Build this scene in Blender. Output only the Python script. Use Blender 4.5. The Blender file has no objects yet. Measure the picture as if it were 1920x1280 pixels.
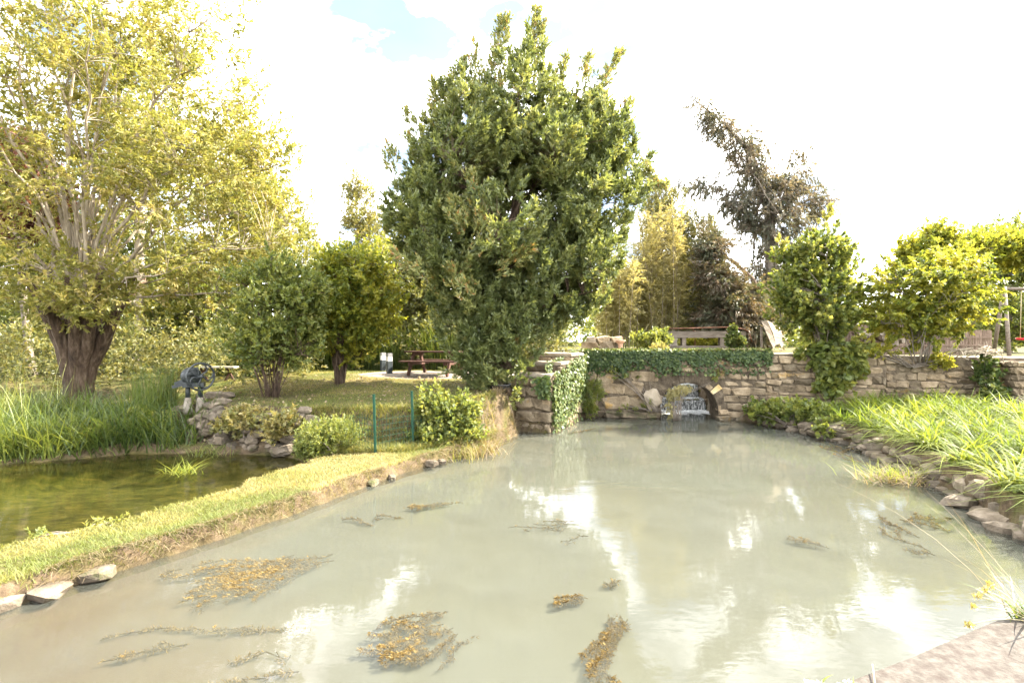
import bpy, bmesh, math, random
import numpy as np
from mathutils import Vector, Matrix

# ------------------------------------------------------------------ camera, sky, sun, exposure
scene = bpy.context.scene
EYE = 2.5                      # eye height over the pond surface (z = 0)
cam_data = bpy.data.cameras.new('camera')
cam_data.sensor_width = 36.0
cam_data.lens = 18.0
cam_data.clip_start = 0.05
cam_data.clip_end = 2000.0
cam = bpy.data.objects.new('camera', cam_data)
cam.location = (0, 0, EYE)
cam.rotation_euler = (math.radians(90), 0, 0)
scene.collection.objects.link(cam)
scene.camera = cam

SUN_EL, SUN_AZ = math.radians(43), math.radians(75)     # azimuth clockwise from +Y (right and behind the trees)
world = bpy.data.worlds.new('World'); scene.world = world; world.use_nodes = True
nt = world.node_tree; nt.nodes.clear()
wo = nt.nodes.new('ShaderNodeOutputWorld'); bg = nt.nodes.new('ShaderNodeBackground')
sky = nt.nodes.new('ShaderNodeTexSky'); sky.sky_type = 'NISHITA'; sky.sun_disc = False
sky.sun_elevation = SUN_EL; sky.sun_rotation = SUN_AZ; sky.air_density = 1.0; sky.dust_density = 1.6
tc = nt.nodes.new('ShaderNodeTexCoord')
sep = nt.nodes.new('ShaderNodeSeparateXYZ'); nt.links.new(tc.outputs['Generated'], sep.inputs[0])
zz = nt.nodes.new('ShaderNodeMath'); zz.operation = 'ADD'; zz.inputs[1].default_value = 0.22
nt.links.new(sep.outputs['Z'], zz.inputs[0])
mx = nt.nodes.new('ShaderNodeMath'); mx.operation = 'MAXIMUM'; mx.inputs[1].default_value = 0.08
nt.links.new(zz.outputs[0], mx.inputs[0])
dx = nt.nodes.new('ShaderNodeMath'); dx.operation = 'DIVIDE'; nt.links.new(sep.outputs['X'], dx.inputs[0]); nt.links.new(mx.outputs[0], dx.inputs[1])
dy = nt.nodes.new('ShaderNodeMath'); dy.operation = 'DIVIDE'; nt.links.new(sep.outputs['Y'], dy.inputs[0]); nt.links.new(mx.outputs[0], dy.inputs[1])
cmb = nt.nodes.new('ShaderNodeCombineXYZ'); nt.links.new(dx.outputs[0], cmb.inputs[0]); nt.links.new(dy.outputs[0], cmb.inputs[1])
cn = nt.nodes.new('ShaderNodeTexNoise'); cn.inputs['Scale'].default_value = 1.9; cn.inputs['Detail'].default_value = 7; cn.inputs['Roughness'].default_value = 0.58
nt.links.new(cmb.outputs[0], cn.inputs['Vector'])
cr = nt.nodes.new('ShaderNodeValToRGB'); cr.color_ramp.elements[0].position = 0.44; cr.color_ramp.elements[0].color = (0.030, 0.028, 0.026, 1)
cr.color_ramp.elements[1].position = 0.58; cr.color_ramp.elements[1].color = (1, 1, 1, 1)
nt.links.new(cn.outputs['Fac'], cr.inputs[0])
cn2 = nt.nodes.new('ShaderNodeTexNoise'); cn2.inputs['Scale'].default_value = 3.1; cn2.inputs['Detail'].default_value = 6
nt.links.new(cmb.outputs[0], cn2.inputs['Vector'])
cc = nt.nodes.new('ShaderNodeValToRGB'); cc.color_ramp.elements[0].position = 0.27; cc.color_ramp.elements[0].color = (3.0, 3.1, 3.3, 1); ce = cc.color_ramp.elements.new(0.39); ce.color = (29.0, 29.4, 30.0, 1)
cc.color_ramp.elements[2].position = 0.65; cc.color_ramp.elements[2].color = (40.0, 39.6, 39.0, 1)
nt.links.new(cn2.outputs['Fac'], cc.inputs[0])
mixc = nt.nodes.new('ShaderNodeMixRGB'); nt.links.new(cr.outputs[0], mixc.inputs[0]); nt.links.new(sky.outputs[0], mixc.inputs[1]); nt.links.new(cc.outputs[0], mixc.inputs[2])
nt.links.new(mixc.outputs[0], bg.inputs[0]); bg.inputs[1].default_value = 0.05
nt.links.new(bg.outputs[0], wo.inputs[0])

sun_d = bpy.data.lights.new('sun', 'SUN'); sun_d.energy = 5.0; sun_d.angle = math.radians(0.6); sun_d.color = (1.0, 0.92, 0.78)
sun = bpy.data.objects.new('sun', sun_d)
sd = Vector((math.sin(SUN_AZ)*math.cos(SUN_EL), math.cos(SUN_AZ)*math.cos(SUN_EL), math.sin(SUN_EL)))
sun.rotation_euler = sd.to_track_quat('Z', 'Y').to_euler(); sun.location = (40, 25, 45)
scene.collection.objects.link(sun)

vs = scene.view_settings; vs.view_transform = 'Standard'; vs.look = 'None'; vs.gamma = 1.0; vs.use_curve_mapping = False
vs.exposure = 2.88
cy = scene.cycles
cy.max_bounces = 8; cy.diffuse_bounces = 3; cy.glossy_bounces = 3; cy.transmission_bounces = 4; cy.transparent_max_bounces = 12
cy.caustics_reflective = False; cy.caustics_refractive = False
cy.sample_clamp_indirect = 6.0
cy.use_denoising = True
try:
    cy.denoiser = 'OPENIMAGEDENOISE'; cy.denoising_input_passes = 'RGB_ALBEDO_NORMAL'
except Exception:
    pass

# ------------------------------------------------------------------ helpers
rng = np.random.default_rng(7)
random.seed(5)
COL = scene.collection
ORIG = {}
UP = np.array([0, 0, 1.0])

def P(px, py, Y):
    """Point at depth Y that the photograph shows at pixel px, py of its 1920 x 1280."""
    return np.array([(px-960)/960.0*Y, Y, EYE-(py-640)/960.0*Y])

def nrm(a):
    return a/np.maximum(np.linalg.norm(a, axis=-1, keepdims=True), 1e-9)

def tag(o, label=None, cat=None, group=None, kind=None):
    if label: o['label'] = label
    if cat: o['category'] = cat
    if group: o['group'] = group
    if kind: o['kind'] = kind
    return o

def thing(name, label, cat, loc, group=None, rotz=0.0):
    o = bpy.data.objects.new(name, None); COL.objects.link(o)
    o.empty_display_size = 0.2
    o.location = loc; o.rotation_euler = (0, 0, rotz)
    ORIG[o.name] = np.array(loc, float)
    return tag(o, label, cat, group)

def make_mesh(name, V, F, mats, smooth=False, attrs=None, midx=None):
    V = np.asarray(V, np.float32)
    me = bpy.data.meshes.new(name)
    if isinstance(F, np.ndarray): F = [F]
    if len(F) and isinstance(F[0], np.ndarray) and F[0].ndim == 2:
        tot, flat = [], []
        for f in F:
            tot.append(np.full(len(f), f.shape[1], np.int32)); flat.append(f.astype(np.int32).ravel())
        tot = np.concatenate(tot); flat = np.concatenate(flat)
    else:
        tot = np.array([len(f) for f in F], np.int32); flat = np.array([i for f in F for i in f], np.int32)
    start = np.concatenate([[0], np.cumsum(tot)[:-1]]).astype(np.int32)
    me.vertices.add(len(V)); me.vertices.foreach_set('co', V.ravel())
    me.loops.add(len(flat)); me.loops.foreach_set('vertex_index', flat)
    me.polygons.add(len(tot)); me.polygons.foreach_set('loop_start', start)
    me.polygons.foreach_set('use_smooth', np.full(len(tot), smooth, bool))
    if midx is not None: me.polygons.foreach_set('material_index', np.asarray(midx, np.int32))
    for k, a in (attrs or {}).items():
        at = me.attributes.new(k, 'FLOAT', 'POINT'); at.data.foreach_set('value', np.asarray(a, np.float32))
    for m in (mats if isinstance(mats, (list, tuple)) else [mats]): me.materials.append(m)
    me.update(calc_edges=True)
    return me

def build(name, V, F, mat, parent=None, smooth=False, attrs=None, loc=None, midx=None):
    """World-space vertices to ONE mesh object, a child of parent or top-level at its own base."""
    V = np.asarray(V, float)
    if parent is not None:
        base = ORIG[parent.name]
    else:
        base = np.array(loc, float) if loc is not None else np.array([(V[:, 0].min()+V[:, 0].max())/2, (V[:, 1].min()+V[:, 1].max())/2, V[:, 2].min()])
    me = make_mesh(name, V-base, F, mat, smooth, attrs, midx)
    o = bpy.data.objects.new(name, me); COL.objects.link(o)
    if parent is not None:
        o.parent = parent
    else:
        o.location = base
    ORIG[o.name] = base
    return o

class MB:
    """Collects shapes in world space for one mesh."""
    def __init__(s): s.V = []; s.F = []; s.n = 0
    def add(s, V, F):
        V = np.asarray(V, float)
        s.V.append(V); s.F += [tuple(int(i)+s.n for i in f) for f in F]; s.n += len(V); return s
    def box(s, c, size, R=None, taper=1.0):
        h = np.array(size)/2.0
        v = np.array([[x, y, z] for z in (-1, 1) for x, y in ((-1, -1), (1, -1), (1, 1), (-1, 1))], float)*h
        v[4:, :2] *= taper
        if R is not None: v = v@np.array(R).T
        return s.add(v+np.array(c), [(3, 2, 1, 0), (4, 5, 6, 7), (0, 1, 5, 4), (1, 2, 6, 5), (2, 3, 7, 6), (3, 0, 4, 7)])
    def bar(s, a, b, w, h, roll=0.0):
        a = np.array(a, float); b = np.array(b, float); d = b-a; L = np.linalg.norm(d); d = d/L
        side = np.cross(d, UP); side = side/np.linalg.norm(side) if np.linalg.norm(side) > 1e-4 else np.array([1.0, 0, 0])
        up = np.cross(side, d)
        c, q = math.cos(roll), math.sin(roll); side, up = side*c+up*q, up*c-side*q
        return s.box((a+b)/2, (w, L, h), np.stack([side, d, up], 1))
    def tube(s, pts, rad, n=8, cap=True, closed=False):
        pts = np.array(pts, float); k = len(pts); rad = np.full(k, rad, float) if np.isscalar(rad) else np.array(rad, float)
        if closed: T = nrm(np.roll(pts, -1, 0)-np.roll(pts, 1, 0))
        else: T = nrm(np.gradient(pts, axis=0))
        ref = np.array([0, 0, 1.0]) if abs(T[0, 2]) < 0.9 else np.array([1.0, 0, 0])
        a = np.linspace(0, 2*math.pi, n, endpoint=False)
        V = []
        u = nrm(np.cross(T[0], ref))
        for i in range(k):
            u = nrm(u-T[i]*np.dot(u, T[i])); w = np.cross(T[i], u)
            V.append(pts[i]+rad[i]*(np.cos(a)[:, None]*u+np.sin(a)[:, None]*w))
        F = []
        for i in range(k if closed else k-1):
            j = (i+1) % k
            for q in range(n): F.append((i*n+q, i*n+(q+1) % n, j*n+(q+1) % n, j*n+q))
        if cap and not closed: F += [tuple(range(n-1, -1, -1)), tuple(range((k-1)*n, k*n))]
        return s.add(np.concatenate(V), F)
    def lathe(s, c, prof, n=20, axis=None):
        a = np.linspace(0, 2*math.pi, n, endpoint=False); V = []
        for r, z in prof: V.append(np.stack([r*np.cos(a), r*np.sin(a), np.full(n, z)], 1))
        V = np.concatenate(V); k = len(prof)
        F = [(i*n+q, i*n+(q+1) % n, (i+1)*n+(q+1) % n, (i+1)*n+q) for i in range(k-1) for q in range(n)]
        F += [tuple(range(n-1, -1, -1)), tuple(range((k-1)*n, k*n))]
        if axis is not None:
            R = np.array(Vector((0, 0, 1)).rotation_difference(Vector(axis)).to_matrix()); V = V@R.T
        return s.add(V+np.array(c), F)
    def prism(s, poly, z0, z1):
        n = len(poly); V = [(x, y, z0) for x, y in poly]+[(x, y, z1) for x, y in poly]
        F = [tuple(range(n-1, -1, -1)), tuple(range(n, 2*n))]+[(i, (i+1) % n, n+(i+1) % n, n+i) for i in range(n)]
        return s.add(V, F)
    def obj(s, name, mat, parent=None, smooth=False, loc=None):
        return build(name, np.concatenate(s.V), s.F, mat, parent, smooth, loc=loc)

# ------------------------------------------------------------------ materials
def new_mat(name):
    m = bpy.data.materials.new(name); m.use_nodes = True; n = m.node_tree; n.nodes.clear()
    out = n.nodes.new('ShaderNodeOutputMaterial'); return m, n, out

def ramp(n, cols, pos=None):
    r = n.nodes.new('ShaderNodeValToRGB'); e = r.color_ramp.elements
    pos = pos or [i/(len(cols)-1) for i in range(len(cols))]
    while len(e) < len(cols): e.new(0.5)
    for k, (c, p) in enumerate(zip(cols, pos)): e[k].position = p; e[k].color = (*c, 1)
    return r

def noise(n, scale, detail=5, rough=0.6, vec=None, dist=0.0):
    t = n.nodes.new('ShaderNodeTexNoise'); t.inputs['Scale'].default_value = scale; t.inputs['Detail'].default_value = detail
    t.inputs['Roughness'].default_value = rough; t.inputs['Distortion'].default_value = dist
    if vec is not None: n.links.new(vec, t.inputs['Vector'])
    return t

def position(n, scale=None):
    g = n.nodes.new('ShaderNodeNewGeometry'); o = g.outputs['Position']
    if scale:
        m = n.nodes.new('ShaderNodeVectorMath'); m.operation = 'MULTIPLY'; m.inputs[1].default_value = scale; n.links.new(o, m.inputs[0]); o = m.outputs[0]
    return o

def mixrgb(n, fac, a, b, mode='MIX'):
    m = n.nodes.new('ShaderNodeMixRGB'); m.blend_type = mode
    for k, v in ((0, fac), (1, a), (2, b)):
        if isinstance(v, (int, float)): m.inputs[k].default_value = v
        elif isinstance(v, tuple): m.inputs[k].default_value = (*v, 1)
        else: n.links.new(v, m.inputs[k])
    return m.outputs[0]

def leaf_mat(name, cols, trans=0.45, rough=0.5, glow=(1.5, 1.35, 0.75), pos=None, spec=0.5):
    m, n, out = new_mat(name)
    at = n.nodes.new('ShaderNodeAttribute'); at.attribute_name = 'tint'
    r = ramp(n, cols, pos); n.links.new(at.outputs['Fac'], r.inputs[0])
    p = n.nodes.new('ShaderNodeBsdfPrincipled'); n.links.new(r.outputs[0], p.inputs['Base Color'])
    p.inputs['Roughness'].default_value = rough; p.inputs['Specular IOR Level'].default_value = spec
    t = n.nodes.new('ShaderNodeBsdfTranslucent')
    n.links.new(mixrgb(n, 1.0, r.outputs[0], glow, 'MULTIPLY'), t.inputs[0])
    mx = n.nodes.new('ShaderNodeMixShader'); mx.inputs[0].default_value = trans
    n.links.new(p.outputs[0], mx.inputs[1]); n.links.new(t.outputs[0], mx.inputs[2]); n.links.new(mx.outputs[0], out.inputs[0])
    return m

def surf_mat(name, cols, scale=4.0, rough=0.85, bump=0.3, bscale=None, pos=None, stretch=None, spot=None, rnd=0.0, metal=0.0, spec=0.3, bdist=0.02):
    """Procedural surface: world-space noise through a ramp, optional second stain colour, relief."""
    m, n, out = new_mat(name)
    vec = position(n, stretch)
    t = noise(n, scale, 7, 0.62, vec)
    r = ramp(n, cols, pos or [0.3+0.4*i/(len(cols)-1) for i in range(len(cols))]); n.links.new(t.outputs['Fac'], r.inputs[0])
    col = r.outputs[0]
    if spot:
        sc, sscale, lo, hi = spot
        t2 = noise(n, sscale, 5, 0.65, position(n)); r2 = ramp(n, [(0, 0, 0), (1, 1, 1)], [lo, hi]); n.links.new(t2.outputs['Fac'], r2.inputs[0])
        col = mixrgb(n, r2.outputs[0], col, sc)
    if rnd:
        oi = n.nodes.new('ShaderNodeObjectInfo'); r3 = ramp(n, [(1-rnd,)*3, (1+rnd*0.6, 1+rnd*0.5, 1+rnd*0.4)]); n.links.new(oi.outputs['Random'], r3.inputs[0])
        col = mixrgb(n, 1.0, col, r3.outputs[0], 'MULTIPLY')
    p = n.nodes.new('ShaderNodeBsdfPrincipled'); n.links.new(col, p.inputs['Base Color'])
    p.inputs['Roughness'].default_value = rough; p.inputs['Metallic'].default_value = metal; p.inputs['Specular IOR Level'].default_value = spec
    if bump:
        tb = noise(n, bscale or scale*4, 6, 0.65, vec); b = n.nodes.new('ShaderNodeBump'); b.inputs['Strength'].default_value = bump; b.inputs['Distance'].default_value = bdist
        n.links.new(tb.outputs['Fac'], b.inputs['Height']); n.links.new(b.outputs[0], p.inputs['Normal'])
    n.links.new(p.outputs[0], out.inputs[0])
    return m

M = {}
M['evergreen'] = leaf_mat('leaf_evergreen', [(.062, .085, .030), (.128, .158, .054), (.205, .225, .08), (.29, .27, .095), (.32, .19, .07)], .38, .42, pos=[0, .4, .78, .95, 1], spec=.5)
M['willow'] = leaf_mat('leaf_willow', [(.085, .105, .026), (.17, .175, .04), (.25, .235, .055), (.31, .255, .095)], .5, glow=(1.35, 1.3, .8))
M['rust'] = leaf_mat('leaf_rust', [(.06, .03, .02), (.13, .055, .04), (.2, .09, .06)], .4)
M['green'] = leaf_mat('leaf_green', [(.052, .078, .02), (.11, .142, .034), (.19, .21, .05), (.27, .26, .075)], .48)
M['bright'] = leaf_mat('leaf_bright', [(.055, .085, .014), (.135, .168, .024), (.25, .255, .032), (.33, .31, .06)], .52)
M['olive'] = leaf_mat('leaf_olive', [(.06, .075, .028), (.125, .135, .045), (.20, .19, .065), (.26, .22, .09)], .48)
M['bamboo'] = leaf_mat('leaf_bamboo', [(.10, .11, .035), (.20, .195, .07), (.30, .275, .12), (.37, .33, .17)], .5)
M['conifer'] = leaf_mat('leaf_conifer', [(.065, .08, .05), (.115, .118, .08), (.16, .135, .10), (.20, .15, .11)], .4)
M['brownfir'] = leaf_mat('leaf_brown_conifer', [(.05, .062, .03), (.085, .092, .048), (.125, .10, .064), (.16, .11, .07)], .35)
M['ivy'] = leaf_mat('leaf_ivy', [(.018, .036, .010), (.045, .072, .018), (.095, .12, .032), (.18, .18, .05)], .28, .5, spec=.3)
M['lily'] = leaf_mat('blade_lily', [(.045, .078, .014), (.10, .14, .02), (.19, .215, .035), (.28, .275, .07)], .5, .55, spec=.3)
M['reed'] = leaf_mat('blade_reed', [(.035, .062, .014), (.085, .12, .024), (.17, .19, .04), (.30, .26, .11)], .45, .5)
M['grass'] = leaf_mat('blade_grass', [(.055, .078, .015), (.12, .14, .024), (.22, .20, .055), (.31, .255, .115)], .4, .6)
M['straw'] = leaf_mat('blade_straw', [(.08, .058, .032), (.155, .115, .066), (.24, .19, .115), (.31, .26, .165)], .35, .7)
M['weed'] = leaf_mat('leaf_water_weed', [(.05, .034, .012), (.12, .082, .03), (.20, .14, .052), (.27, .20, .08)], .3, .9, spec=.05)
M['petal_yellow'] = leaf_mat('petal_yellow', [(.26, .21, .05), (.34, .29, .09)], .3)
M['petal_white'] = leaf_mat('petal_white', [(.6, .58, .5), (.7, .6, .6)], .3)
M['bark'] = surf_mat('bark_brown', [(.030, .020, .013), (.095, .062, .04), (.20, .145, .10)], 3.6, .9, 1.0, 14, stretch=(3, 3, .5), bdist=.09)
M['bark_pale'] = surf_mat('bark_pale', [(.16, .125, .085), (.28, .23, .165), (.38, .33, .25)], 3.0, .85, .5, 16, stretch=(3, 3, .7))
M['bark_grey'] = surf_mat('bark_grey', [(.09, .075, .06), (.17, .14, .11), (.26, .22, .18)], 3.0, .9, .6, 14, stretch=(3, 3, .6))
M['stone'] = surf_mat('limestone', [(.095, .070, .044), (.22, .172, .112), (.33, .27, .185)], 3.2, .92, .9, 16, spot=((.30, .19, .06), 1.7, .60, .72), rnd=.45, bdist=.05)
M['stone_dark'] = surf_mat('limestone_damp', [(.05, .040, .026), (.11, .085, .055), (.19, .155, .10)], 3.0, .85, .9, 14, spot=((.05, .06, .02), 2.2, .52, .66), rnd=.3, bdist=.03)
M['stone_pale'] = surf_mat('limestone_pale', [(.17, .135, .09), (.25, .21, .155), (.33, .285, .225)], 4, .9, .7, 16, rnd=.2)
M['stone_ochre'] = surf_mat('limestone_ochre', [(.30, .20, .07), (.44, .33, .16), (.52, .44, .28)], 4, .9, .7, 16)
M['mortar'] = surf_mat('mortar_and_earth', [(.055, .041, .027), (.13, .10, .066), (.21, .168, .115)], 5, .95, 1.0, 22, bdist=.04)
M['mortar_dark'] = surf_mat('darkened_mortar', [(.035, .026, .017), (.09, .069, .046), (.16, .127, .086)], 5, .95, 1.0, 22, bdist=.04)  # darker joints, and the arch barrel's shade put into the colour
M['rock'] = surf_mat('bank_rock', [(.06, .047, .032), (.13, .105, .076), (.21, .175, .135)], 4, .9, .9, 18, rnd=.35, spot=((.08, .085, .03), 3, .55, .7), bdist=.03)
M['slab'] = surf_mat('old_concrete', [(.031, .025, .020), (.056, .048, .040), (.082, .073, .064)], 26, .92, .8, 60, spot=((.034, .025, .020), 11, .48, .66), bdist=.008)
M['iron'] = surf_mat('cast_iron_paint', [(.006, .009, .009), (.012, .016, .017), (.026, .031, .033)], 9, .5, .25, 40, spec=.5)
M['black_pot'] = surf_mat('black_glaze', [(.008, .009, .010), (.018, .019, .02)], 6, .22, .1, 30, spec=.6)
M['rust_iron'] = surf_mat('rusty_iron', [(.06, .025, .015), (.13, .055, .03), (.2, .09, .05)], 12, .8, .4, 50)
M['wet_bark'] = surf_mat('sodden_wood', [(.03, .025, .018), (.07, .055, .04)], 6, .6, .3)
M['concrete'] = surf_mat('rough_concrete', [(.13, .11, .085), (.21, .18, .145), (.28, .25, .205)], 7, .95, .6, 40)
M['wood_dark'] = surf_mat('stained_timber', [(.030, .014, .010), (.065, .030, .020), (.12, .06, .04)], 5, .7, .4, 30, stretch=(1, 6, 6))
M['wood_grey'] = surf_mat('weathered_timber', [(.08, .066, .052), (.15, .125, .10), (.21, .18, .145)], 4, .9, .5, 22, stretch=(1, 5, 5), rnd=.2)
M['wood_pale'] = surf_mat('pale_timber', [(.17, .135, .085), (.25, .21, .145), (.31, .275, .20)], 4, .9, .5, 22, stretch=(2, 5, 5), rnd=.15)
M['white_wood'] = surf_mat('white_painted_wood', [(.36, .33, .27), (.48, .45, .38)], 8, .7, .2)
M['lamp_dark'] = surf_mat('anthracite_paint', [(.030, .038, .042), (.045, .055, .06)], 10, .45, .1)
M['lamp_white'] = surf_mat('opal_diffuser', [(.62, .60, .56), (.72, .70, .66)], 10, .35, .05)
M['lamp_side'] = surf_mat('cap_and_sunlit_side', [(.28, .28, .28), (.34, .34, .34)], 10, .4, .05, metal=.6)  # pale cap, and the sunlit side of the bollards painted in
M['green_paint'] = surf_mat('green_plastic_coat', [(.004, .030, .016), (.006, .046, .025)], 9, .45, .1)
M['terracotta'] = surf_mat('terracotta', [(.26, .15, .095), (.38, .24, .16), (.46, .32, .23)], 8, .9, .4, 30)
M['screen'] = surf_mat('brushwood_screen', [(.11, .075, .055), (.19, .135, .10), (.27, .20, .155)], 9, .95, .5, 40, stretch=(6, 6, .8))
M['red'] = surf_mat('red_plastic', [(.42, .015, .03), (.5, .03, .045)], 5, .35, .05)
M['rope'] = surf_mat('rope', [(.30, .25, .15), (.42, .36, .22)], 30, .95, .3)
M['foam'] = surf_mat('white_water', [(.22, .24, .24), (.5, .52, .52), (.75, .77, .77)], 5, .35, .8, 18, stretch=(5, 5, .8), bdist=.05, pos=[.35, .5, .6])
M['cascade'] = surf_mat('falling_water', [(.012, .015, .015), (.08, .09, .09), (.6, .62, .62)], 6, .15, .6, 20, stretch=(7, 7, .5), pos=[.36, .5, .62], spec=.6, bdist=.04)
# ------------------------------------------------------------------ the lie of the land
W0, W1 = np.array([2.35, 17.15]), np.array([17.6, 14.55])         # front line of bridge and retaining wall
WU = (W1-W0)/np.linalg.norm(W1-W0); WN = np.array([WU[1], -WU[0]])  # WN faces the camera
def wall_y(x): return W0[1]+(x-W0[0])*WU[1]/WU[0]
def wall_pt(s, off=0.0): return W0+WU*s+WN*off
ARCH_S, ARCH_A, ARCH_B, ARCH_Z = 3.42, 0.90, 0.86, 0.30           # arch: centre along the wall, half width, rise, spring height

POND = [(-.38, 12.3), (-.9, 11.4), (-1.7, 10.3), (-2.45, 9.06), (-3.15, 7.4), (-4.0, 6.0), (-4.75, 4.75), (-6.3, 3.2), (-9.5, 1.0), (-9.5, -2.5),
        (0, 1.73), (2.75, 2.96), (4.5, 3.3), (6.1, 4.6), (6.55, 6.4), (7.1, 8.1), (7.6, 9.6), (7.95, 10.9), (8.2, 12.6), (7.95, 14.5), (7.6, 15.6), (7.1, 16.42),
        (6.98, 16.9), (6.98, 22.0), (4.9, 22.0), (4.8, 16.8), (2.55, 17.2), (1.05, 13.95), (.12, 14.35), (.0, 13.4)]
POND2 = [(-4.05, 9.7), (-4.55, 7.8), (-5.0, 6.75), (-5.8, 5.8), (-8.5, 4.3), (-13, 3.2), (-19, 4), (-18, 9), (-12.5, 9.6), (-10.2, 10.15), (-8.3, 11.2), (-7.0, 11.35), (-5.7, 11.15), (-4.75, 10.9), (-4.2, 10.4)]

def densify(poly, step=0.25, jit=0.05, seed=1):
    r = np.random.default_rng(seed); out = []
    for i in range(len(poly)):
        a, b = np.array(poly[i], float), np.array(poly[(i+1) % len(poly)], float); L = np.linalg.norm(b-a); k = max(1, int(L/step))
        nn = np.array([-(b-a)[1], (b-a)[0]])/L
        for j in range(k): out.append(a+(b-a)*j/k+(nn*r.normal()*jit if j else 0))
    return np.array(out)
POND_D = densify(POND, .3, .05, 1); POND2_D = densify(POND2, .3, .06, 2)

def inside(poly, x, y):
    r = np.zeros(x.shape, bool); n = len(poly)
    for i in range(n):
        (x0, y0), (x1, y1) = poly[i], poly[(i+1) % n]
        if y0 == y1: continue
        c = ((y0 > y) != (y1 > y)) & (x < (x1-x0)*(y-y0)/(y1-y0)+x0); r ^= c
    return r
def dist(poly, x, y):
    d = np.full(x.shape, 1e9); n = len(poly)
    for i in range(n):
        a, b = np.array(poly[i]), np.array(poly[(i+1) % n]); ab = b-a; L2 = max(ab@ab, 1e-9)
        t = np.clip(((x-a[0])*ab[0]+(y-a[1])*ab[1])/L2, 0, 1)
        d = np.minimum(d, np.hypot(x-a[0]-t*ab[0], y-a[1]-t*ab[1]))
    return d
def sstep(a, b, v):
    t = np.clip((v-a)/(b-a), 0, 1); return t*t*(3-2*t)
LE_X = [-12, -9, -7.0, -4.9, -2.2, -1.0, -.3, .5]; LE_Y = [12.8, 12.6, 12.0, 11.25, 11.5, 12.4, 13.3, 14.4]
def vnoise(x, y, f, seed=0):
    r = np.random.default_rng(seed); v = 0
    for k in range(6):
        a = r.uniform(0, 6.28); ff = f*(1+.6*k); v = v+np.sin((x*math.cos(a)+y*math.sin(a))*ff+r.uniform(0, 6.28)+1.3*np.sin((x*math.sin(a)-y*math.cos(a))*ff*.7))/(1+.5*k)
    return v/3.0

def ground(x, y, full=False):
    x = np.asarray(x, float); y = np.asarray(y, float)
    lawn_z = 0.95+np.clip((y-11.2)*.072, 0, .45)
    lm = sstep(-.28, .28, y-np.interp(x, LE_X, LE_Y)); base = .21+(lawn_z-.21)*lm
    left = .12+np.clip((y-10.6)*.17, 0, 1.05); lw = sstep(-9.2, -7.4, x); base = left*(1-lw)+base*lw
    base = np.where((x < -7.4) & (y < 8), .21, base)
    # ground right of the pond and the terrace behind the wall
    bank = .42+.25*sstep(8.0, 12.5, x)
    wy = wall_y(x)
    terr = 2.10-.10*sstep(9, 16, x)
    right = np.where(y > wy+.32, terr, bank)
    rmask = np.where(y > 17.2, sstep(.6, 2.4, x), (x > 3.5).astype(float))
    base = base*(1-rmask)+right*rmask
    # camera side
    near = sstep(.25, -.05, y-(1.73+.446*x)); nm = np.where(y < 3.4, near, 0)
    base = base*(1-nm)+.80*nm
    base = base+.035*vnoise(x, y, 1.1, 3)*(base > .2)+np.where(np.hypot(x, y) > 60, 1, 0)*.8*vnoise(x, y, .02, 5)
    d1, d2 = dist(POND_D, x, y), dist(POND2_D, x, y); i1, i2 = inside(POND_D, x, y), inside(POND2_D, x, y)
    slope = np.where(x < 1.5, 3.4, np.where(x < 7.2, 6.0, 2.2)); slope = np.where(y < 3.2, 6.0, slope)
    h = np.minimum(base, .01+d1*slope); h = np.minimum(h, .03+d2*1.5)
    h = np.where(i1, -np.minimum(.55, d1*1.6), h); h = np.where(i2, -np.minimum(.40, d2*.45)+.03, h)
    h = np.where((y > 17.2) & (x > 4.9) & (x < 6.98) & (y < 22), -.55, h)
    return (h, i1, i2, d1, d2, lm) if full else h

def axis(lo, hi, step, far, g=1.25):
    c = list(np.arange(lo, hi, step)); s = step; a = hi
    while a < far: c.append(a); s *= g; a += s
    s = step; a = lo-step; pre = []
    while a > -far: pre.append(a); s *= g; a -= s
    return np.array(pre[::-1]+c)
gx = axis(-15, 13, .115, 400); gy = axis(1.4, 19.5, .115, 400)
X, Y = np.meshgrid(gx, gy); xs, ys = X.ravel(), Y.ravel()
h, i1, i2, d1, d2, lm = ground(xs, ys, True)
nx, ny = len(gx), len(gy)
idx = np.arange(nx*ny).reshape(ny, nx)
F = np.stack([idx[:-1, :-1].ravel(), idx[:-1, 1:].ravel(), idx[1:, 1:].ravel(), idx[1:, :-1].ravel()], 1)
soil = np.zeros_like(xs)
shore = np.minimum(d1, d2); soil = np.where(shore < .08+.05*vnoise(xs, ys, 3.0, 9), 1.0, soil)
soil = np.where((np.abs(ys-np.interp(xs, LE_X, LE_Y)) < .45) & (xs < -.2) & (xs > -8), .9, soil)
soil = np.where((xs > 7) & (ys < wall_y(xs)+.3) & (ys > 3), 1.0, soil); soil = np.where((xs < -7.6) & (ys < 14), .8, soil)
for cx, cy_, r in ((-4.9, 15.3, 1.5), (-6.1, 13.2, 1.1), (-.4, 14.9, 2.0), (-12.5, 15, 1.6), (-7.6, 12.4, 1.3)):
    soil = np.maximum(soil, .75*sstep(r, r*.4, np.hypot(xs-cx, (ys-cy_)*1.4)+.3*vnoise(xs, ys, 1.7, 4)))
gravel = sstep(.5, .2, np.hypot((xs+2.4)/2.6, (ys-17.6)/1.25)-.75)
gravel = np.maximum(gravel, np.where((xs > 2.2) & (ys > wall_y(xs)), sstep(2.9, 1.6, ys-wall_y(xs)), 0))
soil = np.where(gravel > .3, 0, soil)
bed = np.where(i2, 1.0, np.where(i1, .5, 0))

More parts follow.
